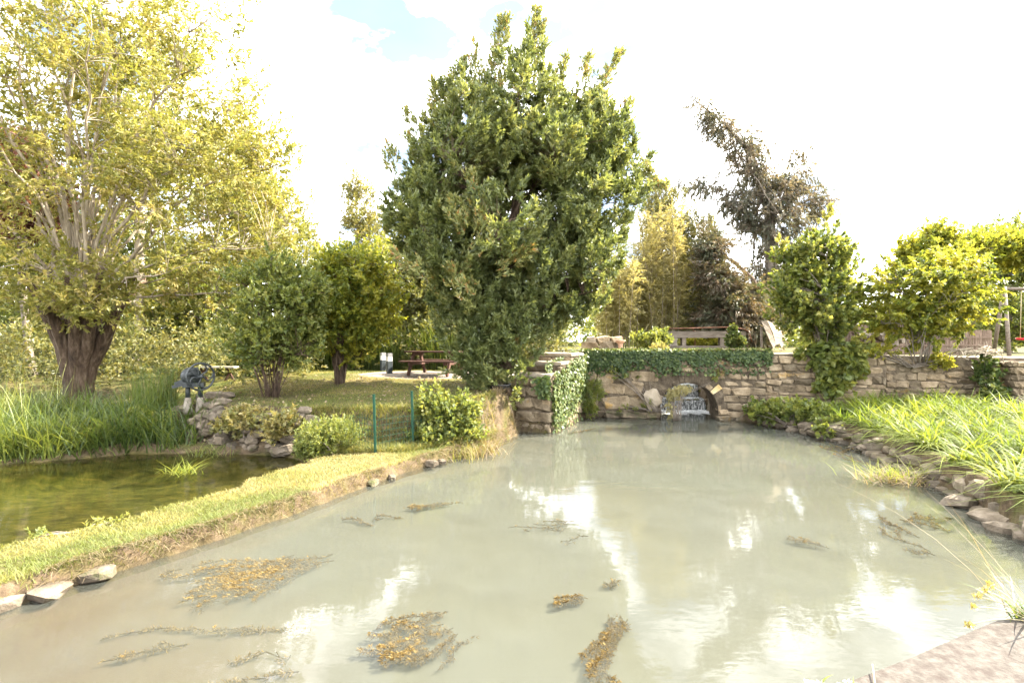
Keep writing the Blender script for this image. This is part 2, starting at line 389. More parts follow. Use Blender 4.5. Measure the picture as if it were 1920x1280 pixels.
m, n, out = new_mat('ground_cover'); pos = position(n)
def attr(k):
    a = n.nodes.new('ShaderNodeAttribute'); a.attribute_name = k; return a.outputs['Fac']
t1 = noise(n, .9, 6, .65, pos); r1 = ramp(n, [(.038, .050, .012), (.062, .064, .019), (.095, .080, .033), (.12, .098, .048)], [.32, .47, .58, .7]); n.links.new(t1.outputs['Fac'], r1.inputs[0])
t2 = noise(n, 16, 5, .7, pos); r2 = ramp(n, [(.55, .55, .5), (1.25, 1.2, 1.1)], [.3, .7]); n.links.new(t2.outputs['Fac'], r2.inputs[0])
c = mixrgb(n, 1.0, r1.outputs[0], r2.outputs[0], 'MULTIPLY')
t3 = noise(n, 6, 6, .7, pos); rs = ramp(n, [(.035, .024, .015), (.075, .053, .033), (.13, .095, .062)], [.32, .5, .68]); n.links.new(t3.outputs['Fac'], rs.inputs[0])
rg = ramp(n, [(.14, .115, .09), (.22, .185, .15), (.28, .245, .20)], [.35, .5, .65]); n.links.new(t2.outputs['Fac'], rg.inputs[0])
tb = noise(n, 2.6, 6, .72, position(n, (1, 2.4, 1)), .6); rb = ramp(n, [(.016, .017, .005), (.042, .042, .011), (.085, .07, .02), (.13, .10, .04)], [.36, .48, .60, .72]); n.links.new(tb.outputs['Fac'], rb.inputs[0])
c = mixrgb(n, attr('soil'), c, rs.outputs[0]); c = mixrgb(n, attr('gravel'), c, rg.outputs[0]); c = mixrgb(n, attr('bed'), c, rb.outputs[0])
p = n.nodes.new('ShaderNodeBsdfPrincipled'); p.inputs['Roughness'].default_value = .95; p.inputs['Specular IOR Level'].default_value = .15; n.links.new(c, p.inputs['Base Color'])
bt = noise(n, 30, 6, .7, pos); b = n.nodes.new('ShaderNodeBump'); b.inputs['Strength'].default_value = .7; b.inputs['Distance'].default_value = .03
n.links.new(bt.outputs['Fac'], b.inputs['Height']); n.links.new(b.outputs[0], p.inputs['Normal']); n.links.new(p.outputs[0], out.inputs[0])
M['ground'] = m
o = build('ground', np.stack([xs, ys, h], 1), F, M['ground'], None, True, {'soil': soil, 'gravel': gravel, 'bed': bed}, loc=(0, 0, 0)); tag(o, 'lawn, banks and terrace of the garden around the ponds', 'ground', kind='structure')

# ------------------------------------------------------------------ water
def water_mat(name, milk, fac, tint, ripple, rdist, scale=2.2, milk2=None):
    m, n, out = new_mat(name); pos = position(n)
    w1 = noise(n, scale, 4, .55, position(n, (1.0, 1.9, 1))); w2 = noise(n, scale*5.5, 3, .5, position(n, (1, 1.7, 1)))
    ad = n.nodes.new('ShaderNodeMath'); ad.operation = 'MULTIPLY_ADD'; ad.inputs[1].default_value = .22; n.links.new(w2.outputs['Fac'], ad.inputs[0]); n.links.new(w1.outputs['Fac'], ad.inputs[2])
    b = n.nodes.new('ShaderNodeBump'); b.inputs['Strength'].default_value = ripple; b.inputs['Distance'].default_value = rdist; n.links.new(ad.outputs[0], b.inputs['Height'])
    fr = n.nodes.new('ShaderNodeFresnel'); fr.inputs['IOR'].default_value = 1.333; n.links.new(b.outputs[0], fr.inputs['Normal'])
    g = n.nodes.new('ShaderNodeBsdfGlossy'); g.inputs['Roughness'].default_value = .012; n.links.new(b.outputs[0], g.inputs['Normal'])
    tr = n.nodes.new('ShaderNodeBsdfTransparent'); tr.inputs[0].default_value = (*tint, 1)
    df = n.nodes.new('ShaderNodeBsdfDiffuse')
    tm = noise(n, .45, 5, .6, pos); rm = ramp(n, [milk, milk2 or milk], [.35, .65]); n.links.new(tm.outputs['Fac'], rm.inputs[0]); n.links.new(rm.outputs[0], df.inputs[0])
    mm = n.nodes.new('ShaderNodeMixShader')
    rf = ramp(n, [(max(fac-.14, 0),)*3, (min(fac+.10, 1),)*3], [.35, .62]); n.links.new(tm.outputs['Fac'], rf.inputs[0]); n.links.new(rf.outputs[0], mm.inputs[0])
    n.links.new(tr.outputs[0], mm.inputs[1]); n.links.new(df.outputs[0], mm.inputs[2])
    mx = n.nodes.new('ShaderNodeMixShader'); n.links.new(fr.outputs[0], mx.inputs[0]); n.links.new(mm.outputs[0], mx.inputs[1]); n.links.new(g.outputs[0], mx.inputs[2])
    n.links.new(mx.outputs[0], out.inputs[0]); return m
M['water'] = water_mat('milky_water', (.079, .083, .070), .34, (.97, .95, .87), .10, .030, 1.5, (.088, .093, .079))
M['water2'] = water_mat('clear_green_water', (.05, .045, .015), .10, (.78, .80, .58), .10, .03, 2.6)
def sheet(name, poly, z, mat):
    bm = bmesh.new(); vs_ = [bm.verts.new((x, y, z)) for x, y in poly]; f = bm.faces.new(vs_)
    if f.normal.z < 0: f.normal_flip()
    bmesh.ops.triangulate(bm, faces=[f]); bm.normal_update()
    for f in bm.faces:
        if f.normal.z < 0: f.normal_flip()
    me = bpy.data.meshes.new(name); bm.to_mesh(me); bm.free(); me.materials.append(mat)
    o = bpy.data.objects.new(name, me); COL.objects.link(o); ORIG[o.name] = np.zeros(3); return o
def offset(poly, d):
    q = np.array(poly, float); a = np.roll(q, 1, 0); b = np.roll(q, -1, 0); t = nrm(b-a); area = 0.5*np.sum(a[:, 0]*q[:, 1]-q[:, 0]*a[:, 1])
    nn = np.stack([t[:, 1], -t[:, 0]], 1)*(1 if area > 0 else -1); return q+nn*d
PW = POND[:22]+[(6.98, 16.9), (6.98, 18.6), (4.9, 18.6)]+POND[25:]
o = tag(sheet('pond_water', offset(PW, .10), 0.0, M['water']), 'milky green-grey water of the large pond', 'water', kind='structure')
m, n, out = new_mat('suspended_silt'); pos = position(n)
sx = n.nodes.new('ShaderNodeSeparateXYZ'); n.links.new(pos, sx.inputs[0])
ma = n.nodes.new('ShaderNodeMath'); ma.operation = 'MULTIPLY_ADD'; ma.inputs[1].default_value = -.62; ma.inputs[2].default_value = 0; n.links.new(sx.outputs['Y'], ma.inputs[0])
mb_ = n.nodes.new('ShaderNodeMath'); mb_.operation = 'SUBTRACT'; n.links.new(ma.outputs[0], mb_.inputs[0]); n.links.new(sx.outputs['X'], mb_.inputs[1])
tn = noise(n, .8, 5, .6, pos); mc = n.nodes.new('ShaderNodeMath'); mc.operation = 'MULTIPLY_ADD'; mc.inputs[1].default_value = 2.2; n.links.new(tn.outputs['Fac'], mc.inputs[0]); n.links.new(mb_.outputs[0], mc.inputs[2])
mr = n.nodes.new('ShaderNodeMapRange'); mr.inputs['From Min'].default_value = -.3; mr.inputs['From Max'].default_value = 2.6; n.links.new(mc.outputs[0], mr.inputs['Value'])
rr = ramp(n, [(.099, .103, .087), (.094, .082, .063), (.080, .061, .043)]); n.links.new(mr.outputs[0], rr.inputs[0])
p = n.nodes.new('ShaderNodeBsdfDiffuse'); n.links.new(rr.outputs[0], p.inputs[0]); n.links.new(p.outputs[0], out.inputs[0]); M['silt'] = m
tag(sheet('pond_silt', offset(PW, .10), -.07, M['silt']), 'pale cloudy silt just under the surface of the large pond', 'water', kind='structure')
tag(sheet('garden_pond_water', offset(POND2_D, .06), .04, M['water2']), 'clear green water of the smaller pond beyond the grassy dike', 'water', kind='structure')
tag(sheet('mill_stream_water', [(4.87, 19.15), (7.0, 19.15), (7.0, 22.2), (4.87, 22.2)], .84, M['water2']), 'water of the channel above the cascade', 'water', kind='structure')
# ------------------------------------------------------------------ plants: leaves, blades, branches
def leaf_cards(st, dr, ln, n, L, W, ang=.8, droop=0.0, tint=None, t0=.1, seed=0, jit=.35):
    """n leaves along each sprig (start, direction, length): folded rhombic blades round the axis."""
    r = np.random.default_rng(seed); Mn = len(st)
    d = np.repeat(nrm(dr), n, 0); s = np.repeat(st, n, 0); l = np.repeat(np.broadcast_to(ln, (Mn,)), n)
    K = Mn*n; t = t0+(1-t0)*r.random(K)
    ref = np.where(np.abs(d[:, 2:3]) < .9, np.array([[0, 0, 1.0]]), np.array([[1.0, 0, 0]]))
    e1 = nrm(np.cross(d, ref)); e2 = np.cross(d, e1); ph = r.random(K)*2*math.pi
    rad = np.cos(ph)[:, None]*e1+np.sin(ph)[:, None]*e2
    a = ang*(1.15-.5*t)[:, None]+r.normal(0, .15, (K, 1))
    ld = nrm(np.cos(a)*d+np.sin(a)*rad-np.array([[0, 0, droop]])+r.normal(0, .12, (K, 3)))
    nn = nrm(d-np.sum(d*ld, 1, keepdims=True)*ld+r.normal(0, jit, (K, 3)))
    sd_ = nrm(np.cross(ld, nn)); nn = np.cross(sd_, ld)
    p = s+d*(t*l)[:, None]; Lk = L*(.65+.7*r.random((K, 1))); Wk = W*Lk/L
    V = np.stack([p, p+ld*Lk*.45+sd_*Wk*.5+nn*Lk*.07, p+ld*Lk-nn*Lk*.05, p+ld*Lk*.45-sd_*Wk*.5+nn*Lk*.07], 1).reshape(-1, 3)
    tt = r.random(K)*.45+(np.repeat(tint, n) if tint is not None else .3)
    return V, np.repeat(np.clip(tt, 0, 1), 4)

def quads(V): return np.arange(len(V), dtype=np.int32).reshape(-1, 4)

def blades(p, L, w, lean=.35, bend=.4, seg=3, tint=None, seed=0, az=None, twist=.6):
    """Grass blades, reeds, straps: tapered strips that rise, lean out and bend over."""
    r = np.random.default_rng(seed); K = len(p); L = np.broadcast_to(L, (K,)); w = np.broadcast_to(w, (K,))
    az = r.random(K)*2*math.pi if az is None else az; lean = lean*(.3+1.2*r.random(K)); bend = bend*(.2+1.5*r.random(K))
    hd = np.stack([np.cos(az), np.sin(az), np.zeros(K)], 1); ta = az+math.pi/2+r.normal(0, twist, K)
    wd = np.stack([np.cos(ta), np.sin(ta), np.zeros(K)], 1)
    V = []
    for k in range(seg+1):
        t = k/seg; c = p+hd*(L*(lean*t+bend*t*t))[:, None]+UP*(L*(t-.62*bend*t*t))[:, None]
        ww = w*(1-t**1.6*.95)*.5
        V += [c-wd*ww[:, None], c+wd*ww[:, None]]
    V = np.stack(V, 1)                                   # K, 2(seg+1), 3
    b = np.arange(K)[:, None]*(2*(seg+1)); F = np.concatenate([b+np.array([[2*k, 2*k+1, 2*k+3, 2*k+2]]) for k in range(seg)], 0)
    tt = np.repeat((tint if tint is not None else .2+.6*r.random(K)), 2*(seg+1))
    return V.reshape(-1, 3), F.astype(np.int32), np.clip(tt, 0, 1)

def bez(a, c, b, k=6):
    t = np.linspace(0, 1, k)[:, None]; return (1-t)**2*a+2*t*(1-t)*c+t*t*b

def env_sample(envs, n, shell, r):
    """Points in a union of ellipsoids, most of them towards the outside; with their outward direction."""
    vol = np.array([e[3]*e[4]*e[5] for e in envs])**.72; k = r.choice(len(envs), n, p=vol/vol.sum()); E = np.array(envs)[k]
    u = nrm(r.normal(size=(n, 3))); q = (shell+(1-shell)*r.random(n)**.7)[:, None]
    return E[:, :3]+u*E[:, 3:6]*q, u, k

def tree(name, label, trunk, envs, leaf, bark='bark_grey', clumps=120, cr=.45, sprigs=8, leaves=10, slen=.35, L=.1, W=.04, ang=.8, droop=0.0,
         out=.6, up=.5, shell=.45, limbs=9, seed=1, group=None, cat='tree', bark2=None, tint=.0, tvar=.3, extra=None, lr=.3, branch=True, twig=.012, wild=.45, lrad=.42, shoots=None):
    """trunk: list of ((x, y, z), radius). Limbs grow from the trunk to the leaf clumps; leaves sit on sprigs in the clumps."""
    r = np.random.default_rng(seed)
    tp = np.array([t[0] for t in trunk], float); tr = np.array([t[1] for t in trunk], float)
    root = thing(name, label, cat, tuple(tp[0]), group)
    C, U, K = env_sample(envs, clumps, shell, r)
    if branch:
        mb = MB(); kk = 5*len(tp); tt = np.linspace(0, len(tp)-1, kk)
        pts = np.stack([np.interp(tt, range(len(tp)), tp[:, i]) for i in range(3)], 1); rr = np.interp(tt, range(len(tp)), tr)
        pts[1:, :2] += r.normal(0, 1, (kk-1, 2))*rr[1:, None]*.035
        rr[0] *= 1.35; mb.tube(pts, rr*(1+r.normal(0, .02, kk)), 9); mb.obj('trunk', M[bark], root, True)
        mb = MB(); far = [int(r.integers(clumps))]
        for _ in range(limbs-1):
            dd = np.min(np.linalg.norm(C[:, None]-C[far][None], axis=2), 1); far.append(int(np.argmax(dd)))
        Ls = []
        for f in far:
            u0 = lr+(1-lr)*r.random(); s = u0*(len(tp)-1); a = np.array([np.interp(s, range(len(tp)), tp[:, i]) for i in range(3)]); ra = np.interp(s, range(len(tp)), tr)
            b = C[f]; ctrl = a*.45+b*.55; ctrl[2] = a[2]*.35+b[2]*.65+.12*np.linalg.norm(b-a); ctrl[:2] = a[:2]*.62+b[:2]*.38
            q = bez(a, ctrl, b, 9); q[1:-1] += r.normal(0, .05, (7, 3))*np.linalg.norm(b-a)*.25; rad = np.linspace(ra*lrad, twig, 9); mb.tube(q, rad, 6); Ls.append((q, rad))
        LP = np.concatenate([q[2:] for q, _ in Ls]); LR = np.concatenate([x[2:] for _, x in Ls])
        for i in range(clumps):
            if i in far: continue
            dd = np.linalg.norm(LP-C[i], axis=1)+1.4*np.maximum(0, LP[:, 2]-C[i, 2]+.2); j = int(np.argmin(dd)); a = LP[j]; b = C[i]
            ctrl = (a+b)/2+np.array([0, 0, .18*np.linalg.norm(b-a)])+r.normal(0, .06, 3)*np.linalg.norm(b-a); q = bez(a, ctrl, b, 5); mb.tube(q, np.linspace(min(LR[j]*.65, .05), twig*.6, 5), 4)
        mb.obj('branches', M[bark2 or bark], root, True)
    st = np.repeat(C, sprigs, 0)+nrm(r.normal(size=(clumps*sprigs, 3)))*cr*r.random((clumps*sprigs, 1))**.5
    dr = nrm(np.repeat(U, sprigs, 0)*out+UP*up+nrm(r.normal(size=st.shape))*wild)
    if shoots:
        ln_, rd_ = shoots; ax = nrm(U*out+UP*up+nrm(r.normal(size=C.shape))*wild*.7); u_ = r.random(clumps*sprigs); ax = np.repeat(ax, sprigs, 0); ls = np.repeat(ln_*(.6+.7*r.random(clumps)), sprigs)
        st = np.repeat(C, sprigs, 0)+ax*(ls*(u_-.35))[:, None]+nrm(r.normal(size=ax.shape))*(rd_*(1.08-u_)*r.random(len(ax))**.4)[:, None]; dr = nrm(ax+nrm(r.normal(size=ax.shape))*.6)
    tn = np.repeat(tint+tvar*r.random(clumps), sprigs)+.08*r.normal(size=len(st))
    V, T = leaf_cards(st-dr*slen*.5, dr, slen*(.6+.8*r.random(len(st))), leaves, L, W, ang, droop, tn, seed=seed+9)
    if extra is not None: V = np.concatenate([V]+[e[0] for e in extra]); T = np.concatenate([T]+[e[1] for e in extra])
    build('crown', V, quads(V), M[leaf], root, False, {'tint': T})
    return root

def E(px, py, Y, rx, ry, rd=None):
    """An ellipsoid of foliage centred at depth Y; sizes in pixels at that depth, its own depth in metres."""
    c = P(px, py, Y); k = Y/960.0; return (*c, rx*k, rd if rd is not None else (rx+ry)*.5*k, ry*k)

def shoot(a, b, n, L, W, seed, wid=.22, tint=.35):
    """One leafy leading shoot with side sprigs, from a up to b."""
    r = np.random.default_rng(seed); t = r.random(n); a = np.array(a); b = np.array(b); c = a+(b-a)*t[:, None]
    w = wid*(1.05-t); st = c+r.normal(size=(n, 3))*w[:, None]*.6; dr = nrm((b-a)/np.linalg.norm(b-a)*1.0+nrm(r.normal(size=(n, 3)))*.55)
    return leaf_cards(st, dr, .24, 11, L, W, .6, 0, tint+.25*r.random(n), seed=seed+1)

# ---- the big evergreen beside the steps
g0 = float(ground(-.45, 14.9))
ev = [E(945, 395, 14.9, 205, 150, 2.7), E(1000, 280, 14.9, 165, 110, 2.3), E(880, 285, 14.9, 105, 110, 1.8), E(1108, 330, 15.1, 84, 112, 1.8), E(1115, 455, 15.1, 90, 95, 1.6),
      E(780, 400, 14.7, 75, 90, 1.5), E(935, 520, 14.6, 135, 95, 2.0), E(920, 610, 14.6, 92, 80, 1.4), E(918, 690, 14.5, 52, 50, .75), E(1058, 560, 15.6, 55, 70, .9), E(1070, 545, 15.4, 60, 70, .9), E(1095, 530, 15.2, 60, 80, 1.0),
      E(925, 670, 14.2, 62, 58, .6), E(915, 655, 14.1, 66, 50, .5), E(935, 700, 14.1, 46, 44, .4), E(925, 690, 14.1, 46, 40, .4), E(930, 640, 14.2, 70, 50, .6), E(985, 185, 14.9, 75, 45, 1.0), E(1100, 215, 15.2, 52, 52, 1.0)]
ex = []
for k, (x0, y0, x1, y1, nn_) in enumerate(((912, 190, 938, 40, 80), (935, 170, 950, 38, 60), (985, 170, 1006, 22, 95), (1000, 160, 1018, 45, 60), (890, 190, 893, 85, 55), (1045, 190, 1058, 108, 45), (1100, 200, 1160, 100, 75),
        (1085, 190, 1102, 110, 40), (1165, 250, 1178, 190, 30), (820, 240, 812, 160, 45), (845, 220, 850, 140, 40), (775, 270, 765, 210, 30), (735, 330, 728, 275, 25), (1200, 330, 1240, 345, 35), (1190, 300, 1215, 320, 30), (865, 190, 870, 120, 40),
        (900, 420, 885, 330, 45), (870, 440, 850, 380, 40), (930, 500, 990, 470, 45), (880, 560, 850, 505, 40), (905, 470, 905, 395, 40), (800, 520, 745, 480, 30))):
    dep = 14.9 if k < 16 else 12.9
    ex.append(shoot(P(x0, y0, dep), P(x1, y1, dep), int(nn_*1.5), .12, .042, 300+k, .26 if k < 16 else .34, .38 if k < 16 else .42))
ev = [(e[0], e[1], e[2], e[3]*.88, e[4]*.88, e[5]*.90) for e in ev]; Cb, Ub, Kb = env_sample(ev, 105, .62, np.random.default_rng(14)); evb = [(*c_, *([(.58+.38*q_)*(.55+.45*min(1, max(0, (c_[2]-3.2)/1.8)))]*3)) for c_, q_ in zip(Cb, np.random.default_rng(15).random(105))]+[(e[0], e[1], e[2], e[3]*.7, e[4]*.7, e[5]*.7) for e in ev[:9]]+[(*P(a_, b_, d_), r_, r_, r_) for a_, b_, d_, r_ in ((850, 555, 14.2, .6), (900, 560, 13.9, .65), (955, 565, 13.9, .65), (1005, 560, 14.2, .6), (1050, 560, 14.9, .6), (1085, 545, 15.2, .6), (860, 615, 14.1, .55), (905, 625, 13.9, .55), (955, 630, 13.9, .55), (995, 612, 14.3, .5), (1030, 600, 15.2, .5), (872, 672, 14.1, .45), (915, 685, 13.9, .45), (955, 680, 14.0, .42), (978, 655, 14.3, .4), (895, 712, 14.4, .30), (885, 640, 14.6, .6), (940, 650, 14.6, .6))]*2
tree('evergreen_tree', 'tall dense dark evergreen tree beside the stone steps at the pond', [((-.5, 14.9, g0-.2), .34), ((-.35, 14.95, 2.6), .27), ((0, 15, 5.0), .20), ((.3, 15, 8.2), .09)], evb, 'evergreen', 'bark',
     clumps=1800, cr=.42, sprigs=17, leaves=11, slen=.24, L=.13, W=.048, ang=.7, out=.62, up=.75, shell=.60, shoots=(.55, .27), limbs=16, lrad=.2, twig=.008, seed=11, tint=.0, tvar=.42, extra=ex, wild=.38)

# ---- pollard willow at the reeds
wz = float(ground(-12.7, 15.0))
wv = [E(250, 190, 15, 260, 200, 3.4), E(390, 330, 15, 165, 150, 2.6), E(120, 330, 15, 210, 170, 3.0), E(60, 120, 15, 200, 200, 3.2), E(120, 520, 14.6, 190, 95, 2.2), E(430, 470, 15, 120, 90, 1.9), E(500, 300, 15.2, 65, 130, 1.4),
      E(330, 520, 15, 130, 70, 1.8), E(140, 575, 13.6, 90, 42, .6), E(110, 560, 13.8, 110, 40, .6), E(30, 540, 14, 90, 60, 1.0), E(220, 20, 15, 280, 120, 3.0), E(165, 560, 13.9, 75, 42, .7), E(520, 420, 15.5, 60, 70, 1.2)]
wt = [((P(148, 720, 15)[0], 15, wz-.15), .34), ((P(146, 690, 15)[0], 15, 1.75), .32), ((P(150, 640, 15)[0], 15, 2.5), .40), ((P(155, 600, 15)[0], 15, 3.05), .48), ((P(160, 560, 15)[0], 15, 3.7), .40)]
wroot = tree('willow_tree', 'huge old pollard willow with yellowing leaves behind the reeds', wt, wv, 'willow', 'bark', clumps=820, cr=.50, sprigs=9, leaves=15, slen=.42, L=.125, W=.045, ang=.7, droop=.35, out=.5, up=.35, shell=.25,
     limbs=44, seed=21, tint=.12, tvar=.50, lr=.72, twig=.012, lrad=.12, wild=.6, bark2='bark_pale')
mb = MB(); r_ = np.random.default_rng(22)
for k in range(9):
    a = k*2*math.pi/9+.3*r_.random(); c = np.array([math.cos(a), math.sin(a), 0]); b0 = np.array(wt[0][0]); mb.tube([b0+c*.24-UP*.1, b0+c*.22+UP*.5, b0+c*.30+UP*1.05, b0+c*.46+UP*1.65+[.1, 0, 0], b0+c*.80+UP*(2.3+.5*r_.random())+[.15, 0, 0], b0+c*(1.3+.3*r_.random())+UP*(3.2+.8*r_.random())+[.2, 0, 0]], [.18, .14, .16, .18, .13, .06], 8)
mb.obj('trunk_ribs', M['bark'], wroot, True)

# ---- shrubs on the lawn
def shrub(name, label, base, n_st, spread, hgt, envs, leaf, seed, group=None, cat='shrub', bark='bark_grey', srad=.016, lean=0.0, **kw):
    r = np.random.default_rng(seed); base = np.array(base, float)
    root = tree(name, label, [(tuple(base), .05), (tuple(base+[0, 0, hgt*.5]), .03), (tuple(base+[0, 0, hgt*.7]), .02)], envs, leaf, bark, seed=seed, group=group, cat=cat, **kw)
    for c in [c for c in root.children if c.name.startswith('trunk')]: bpy.data.objects.remove(c, do_unlink=True)
    mb = MB()
    for i in range(n_st):
        a = r.random()*6.28; q = base+np.array([math.cos(a), math.sin(a), 0])*spread*.28*r.random()-[0, 0, .08]
        e = base+np.array([math.cos(a)*spread*(.3+.7*r.random())+lean, math.sin(a)*spread*.8, hgt*(.75+.4*r.random())]); c = (q*.6+e*.4)+np.array([0, 0, hgt*.28])
        mb.tube(bez(q, c, e, 7)+np.vstack([np.zeros(3), r.normal(0, .02, (5, 3)), np.zeros(3)]), np.linspace(srad*(.7+.8*r.random()), srad*.3, 7), 6)
    mb.obj('stems', M[bark], root, True)
    return root
b = P(510, 735, 13.2); b[2] = float(ground(b[0], b[1]))
shrub('lilac_shrub', 'loose bushy green shrub with many thin stems nearer the hand pump', b, 34, .85, 1.6, [E(515, 600, 13.2, 85, 95, 1.1), E(500, 520, 13.2, 60, 50, .8), E(560, 560, 13.2, 55, 60, .8), E(470, 640, 13.2, 50, 40, .7), E(560, 650, 13.2, 40, 40, .6)], 'green', 31, bark='bark',
      clumps=260, cr=.28, sprigs=8, leaves=11, slen=.26, L=.10, W=.055, shell=.35, limbs=10, tint=.05, tvar=.35, lrad=.5)
b = P(640, 715, 15.3); b[2] = float(ground(b[0], b[1]))
shrub('hazel_shrub', 'broad bright yellow-green shrub on dark thick stems left of the bollard lights', b, 20, .55, 1.8, [E(665, 560, 15.3, 95, 85, 1.4), E(620, 600, 15.3, 60, 60, .9), E(700, 600, 15.3, 45, 42, .8), E(665, 500, 15.3, 65, 45, 1.0), E(672, 655, 15.0, 34, 25, .5)], 'bright', 32,
      bark='bark', srad=.045, clumps=280, cr=.32, sprigs=9, leaves=11, slen=.28, L=.115, W=.07, shell=.35, limbs=10, tint=.05, tvar=.5, droop=.3, lrad=.6)
# ---- shrubs on the wall top
b = P(1546, 668, 16.15); b[2] = 2.0
shrub('viburnum_shrub', 'upright round-leaved green shrub growing on the wall next to the wooden trough', b, 16, .7, 1.9, [E(1525, 560, 16.3, 82, 62, 1.2), E(1520, 500, 16.3, 66, 50, 1.0), E(1545, 465, 16.3, 38, 32, .6), E(1500, 560, 16.3, 38, 32, .6), E(1560, 610, 16.2, 55, 40, .8), E(1590, 520, 16.3, 30, 50, .5)], 'green', 33,
      clumps=290, cr=.30, sprigs=8, leaves=10, slen=.26, L=.125, W=.095, shell=.4, limbs=10, tint=.0, tvar=.45, lrad=.6, extra=[shoot(P(1540, 440, 16.3), P(1555, 395, 16.3), 14, .12, .09, 881, .2, .6), shoot(P(1480, 490, 16.3), P(1462, 450, 16.3), 10, .12, .09, 882, .2, .6)])
b = P(1722, 672, 15.35); b[2] = 1.95
shrub('maple_shrub', 'wide mounded shrub with drooping leaves spreading over the wall below the swing', b, 14, 1.0, 1.3, [E(1735, 545, 15.6, 105, 60, 1.4), E(1745, 512, 15.6, 76, 32, 1.1), E(1690, 590, 15.6, 60, 42, 1.0), E(1790, 585, 15.6, 55, 48, 1.0), E(1810, 530, 15.6, 40, 45, .8), E(1740, 625, 15.4, 50, 25, .6)], 'bright', 34, shoots=(.6, .2),
      clumps=300, cr=.30, sprigs=10, leaves=11, slen=.26, L=.115, W=.06, shell=.42, limbs=12, tint=-.02, tvar=.6, droop=.55, up=.25, out=.8, lrad=.6)

# ---- leaning conifer and its neighbours
cv = [E(1446, 520, 26, 48, 75, 1.6), E(1450, 430, 26, 70, 55, 1.9), E(1440, 375, 26, 85, 45, 1.9), E(1415, 320, 26, 52, 50, 1.5), E(1392, 275, 26, 45, 42, 1.2), E(1355, 240, 26, 38, 30, .9), E(1325, 212, 26, 24, 20, .6), E(1305, 196, 26, 13, 12, .35),
      E(1330, 348, 26, 50, 18, .8), E(1285, 343, 26, 22, 9, .4), E(1375, 375, 26, 35, 30, .9), E(1490, 330, 26, 38, 45, 1.2), E(1500, 280, 26, 22, 16, .6), E(1525, 385, 26, 32, 35, 1.0), E(1545, 345, 26, 16, 10, .4), E(1390, 410, 26, 30, 25, .8)]
tree('leaning_conifer', 'tall dark conifer leaning over with a long drooping top against the sky', [(tuple(P(1442, 650, 26)), .34), (tuple(P(1446, 500, 26)), .28), (tuple(P(1440, 380, 26)), .22), (tuple(P(1405, 285, 26)), .14), (tuple(P(1350, 225, 26)), .07), (tuple(P(1300, 186, 26)), .02)],
     cv, 'conifer', 'bark_grey', clumps=600, cr=.36, sprigs=8, leaves=16, slen=.55, L=.16, W=.034, ang=.5, droop=.5, out=.55, up=-.35, shell=.2, limbs=22, seed=41, tint=.0, tvar=.55, lr=.25)
mb = MB(); q = np.array([P(1338, 470, 23), P(1375, 490, 23), P(1410, 522, 23), P(1432, 560, 23), P(1438, 600, 23), P(1442, 655, 23)]); t = thing('bent_trunk', 'bare bent trunk arching up behind the wooden trough', 'trunk', tuple(q[-1]))
mb.tube(q, [.07, .09, .10, .11, .12, .14], 8); mb.obj('trunk', M['bark'], t, True)
mb = MB(); r_ = np.random.default_rng(5)
for k in range(9):
    mb = MB(); a = q[r_.integers(0, 4)]; mb.tube(bez(a, a+[.3*r_.normal(), .2, .35], a+np.array([r_.normal()*.9, r_.normal()*.4, .5*r_.random()-.3]), 5), np.linspace(.03, .008, 5), 5); mb.obj('branch', M['bark'], t, True)
tree('brown_conifer', 'low dark browning conifer mass behind the old timber sluice', [(tuple(P(1370, 655, 22.5)), .2), (tuple(P(1370, 560, 22.5)), .1), (tuple(P(1365, 490, 22.5)), .04)],
     [E(1372, 590, 22.5, 72, 62, 1.6), E(1345, 520, 22.5, 40, 40, 1.0), E(1420, 610, 22.3, 45, 40, 1.0), E(1330, 460, 22.8, 30, 30, .7), E(1395, 560, 22.5, 45, 40, 1.0)], 'brownfir', 'bark', clumps=420, cr=.35, sprigs=10, leaves=14, slen=.5, L=.15, W=.035, ang=.5, droop=.4, up=-.1, out=.7, shell=.3, seed=42, tint=.0, tvar=.6)

# ---- bamboo
def bamboo(name, label, px, Y, hpx, wpx, n, seed, tint):
    r = np.random.default_rng(seed); b = P(px, 650, Y); b[2] = float(ground(b[0], b[1])); root = thing(name, label, 'bamboo', tuple(b)); mb = MB(); k = Y/960
    st = []
    for i in range(n):
        q = b+np.array([r.normal()*wpx*k*.40, r.normal()*.6, -.1]); H = hpx*k*(.55+.6*r.random()); e = q+np.array([r.normal()*wpx*k*.28, r.normal()*.4, H]); c = (q+e)/2+np.array([0, 0, H*.18])
        cur = bez(q, c, e, 9); mb.tube(cur, np.linspace(.018, .004, 9), 5)
        for j in range(80):
            u = .10+.9*r.random()**.75; s = u*8; p0 = np.array([np.interp(s, range(9), cur[:, a]) for a in range(3)]); st.append(p0)
    mb.obj('canes', M['bark_pale'], root, True); st = np.array(st); dr = nrm(r.normal(size=st.shape)+UP*.75)
    V, T = leaf_cards(st, dr, .5, 11, .15, .028, .55, .35, tint+.4*r.random(len(st)), seed=seed); build('foliage', V, quads(V), M['bamboo'], root, False, {'tint': T})
bamboo('bamboo_clump', 'tall pale yellow bamboo clump behind the terracotta pedestal', 1218, 24.2, 235, 58, 70, 51, .30)
bamboo('bamboo_clump', 'low golden bamboo clump just right of the evergreen tree', 1152, 23.6, 150, 36, 40, 52, .30)
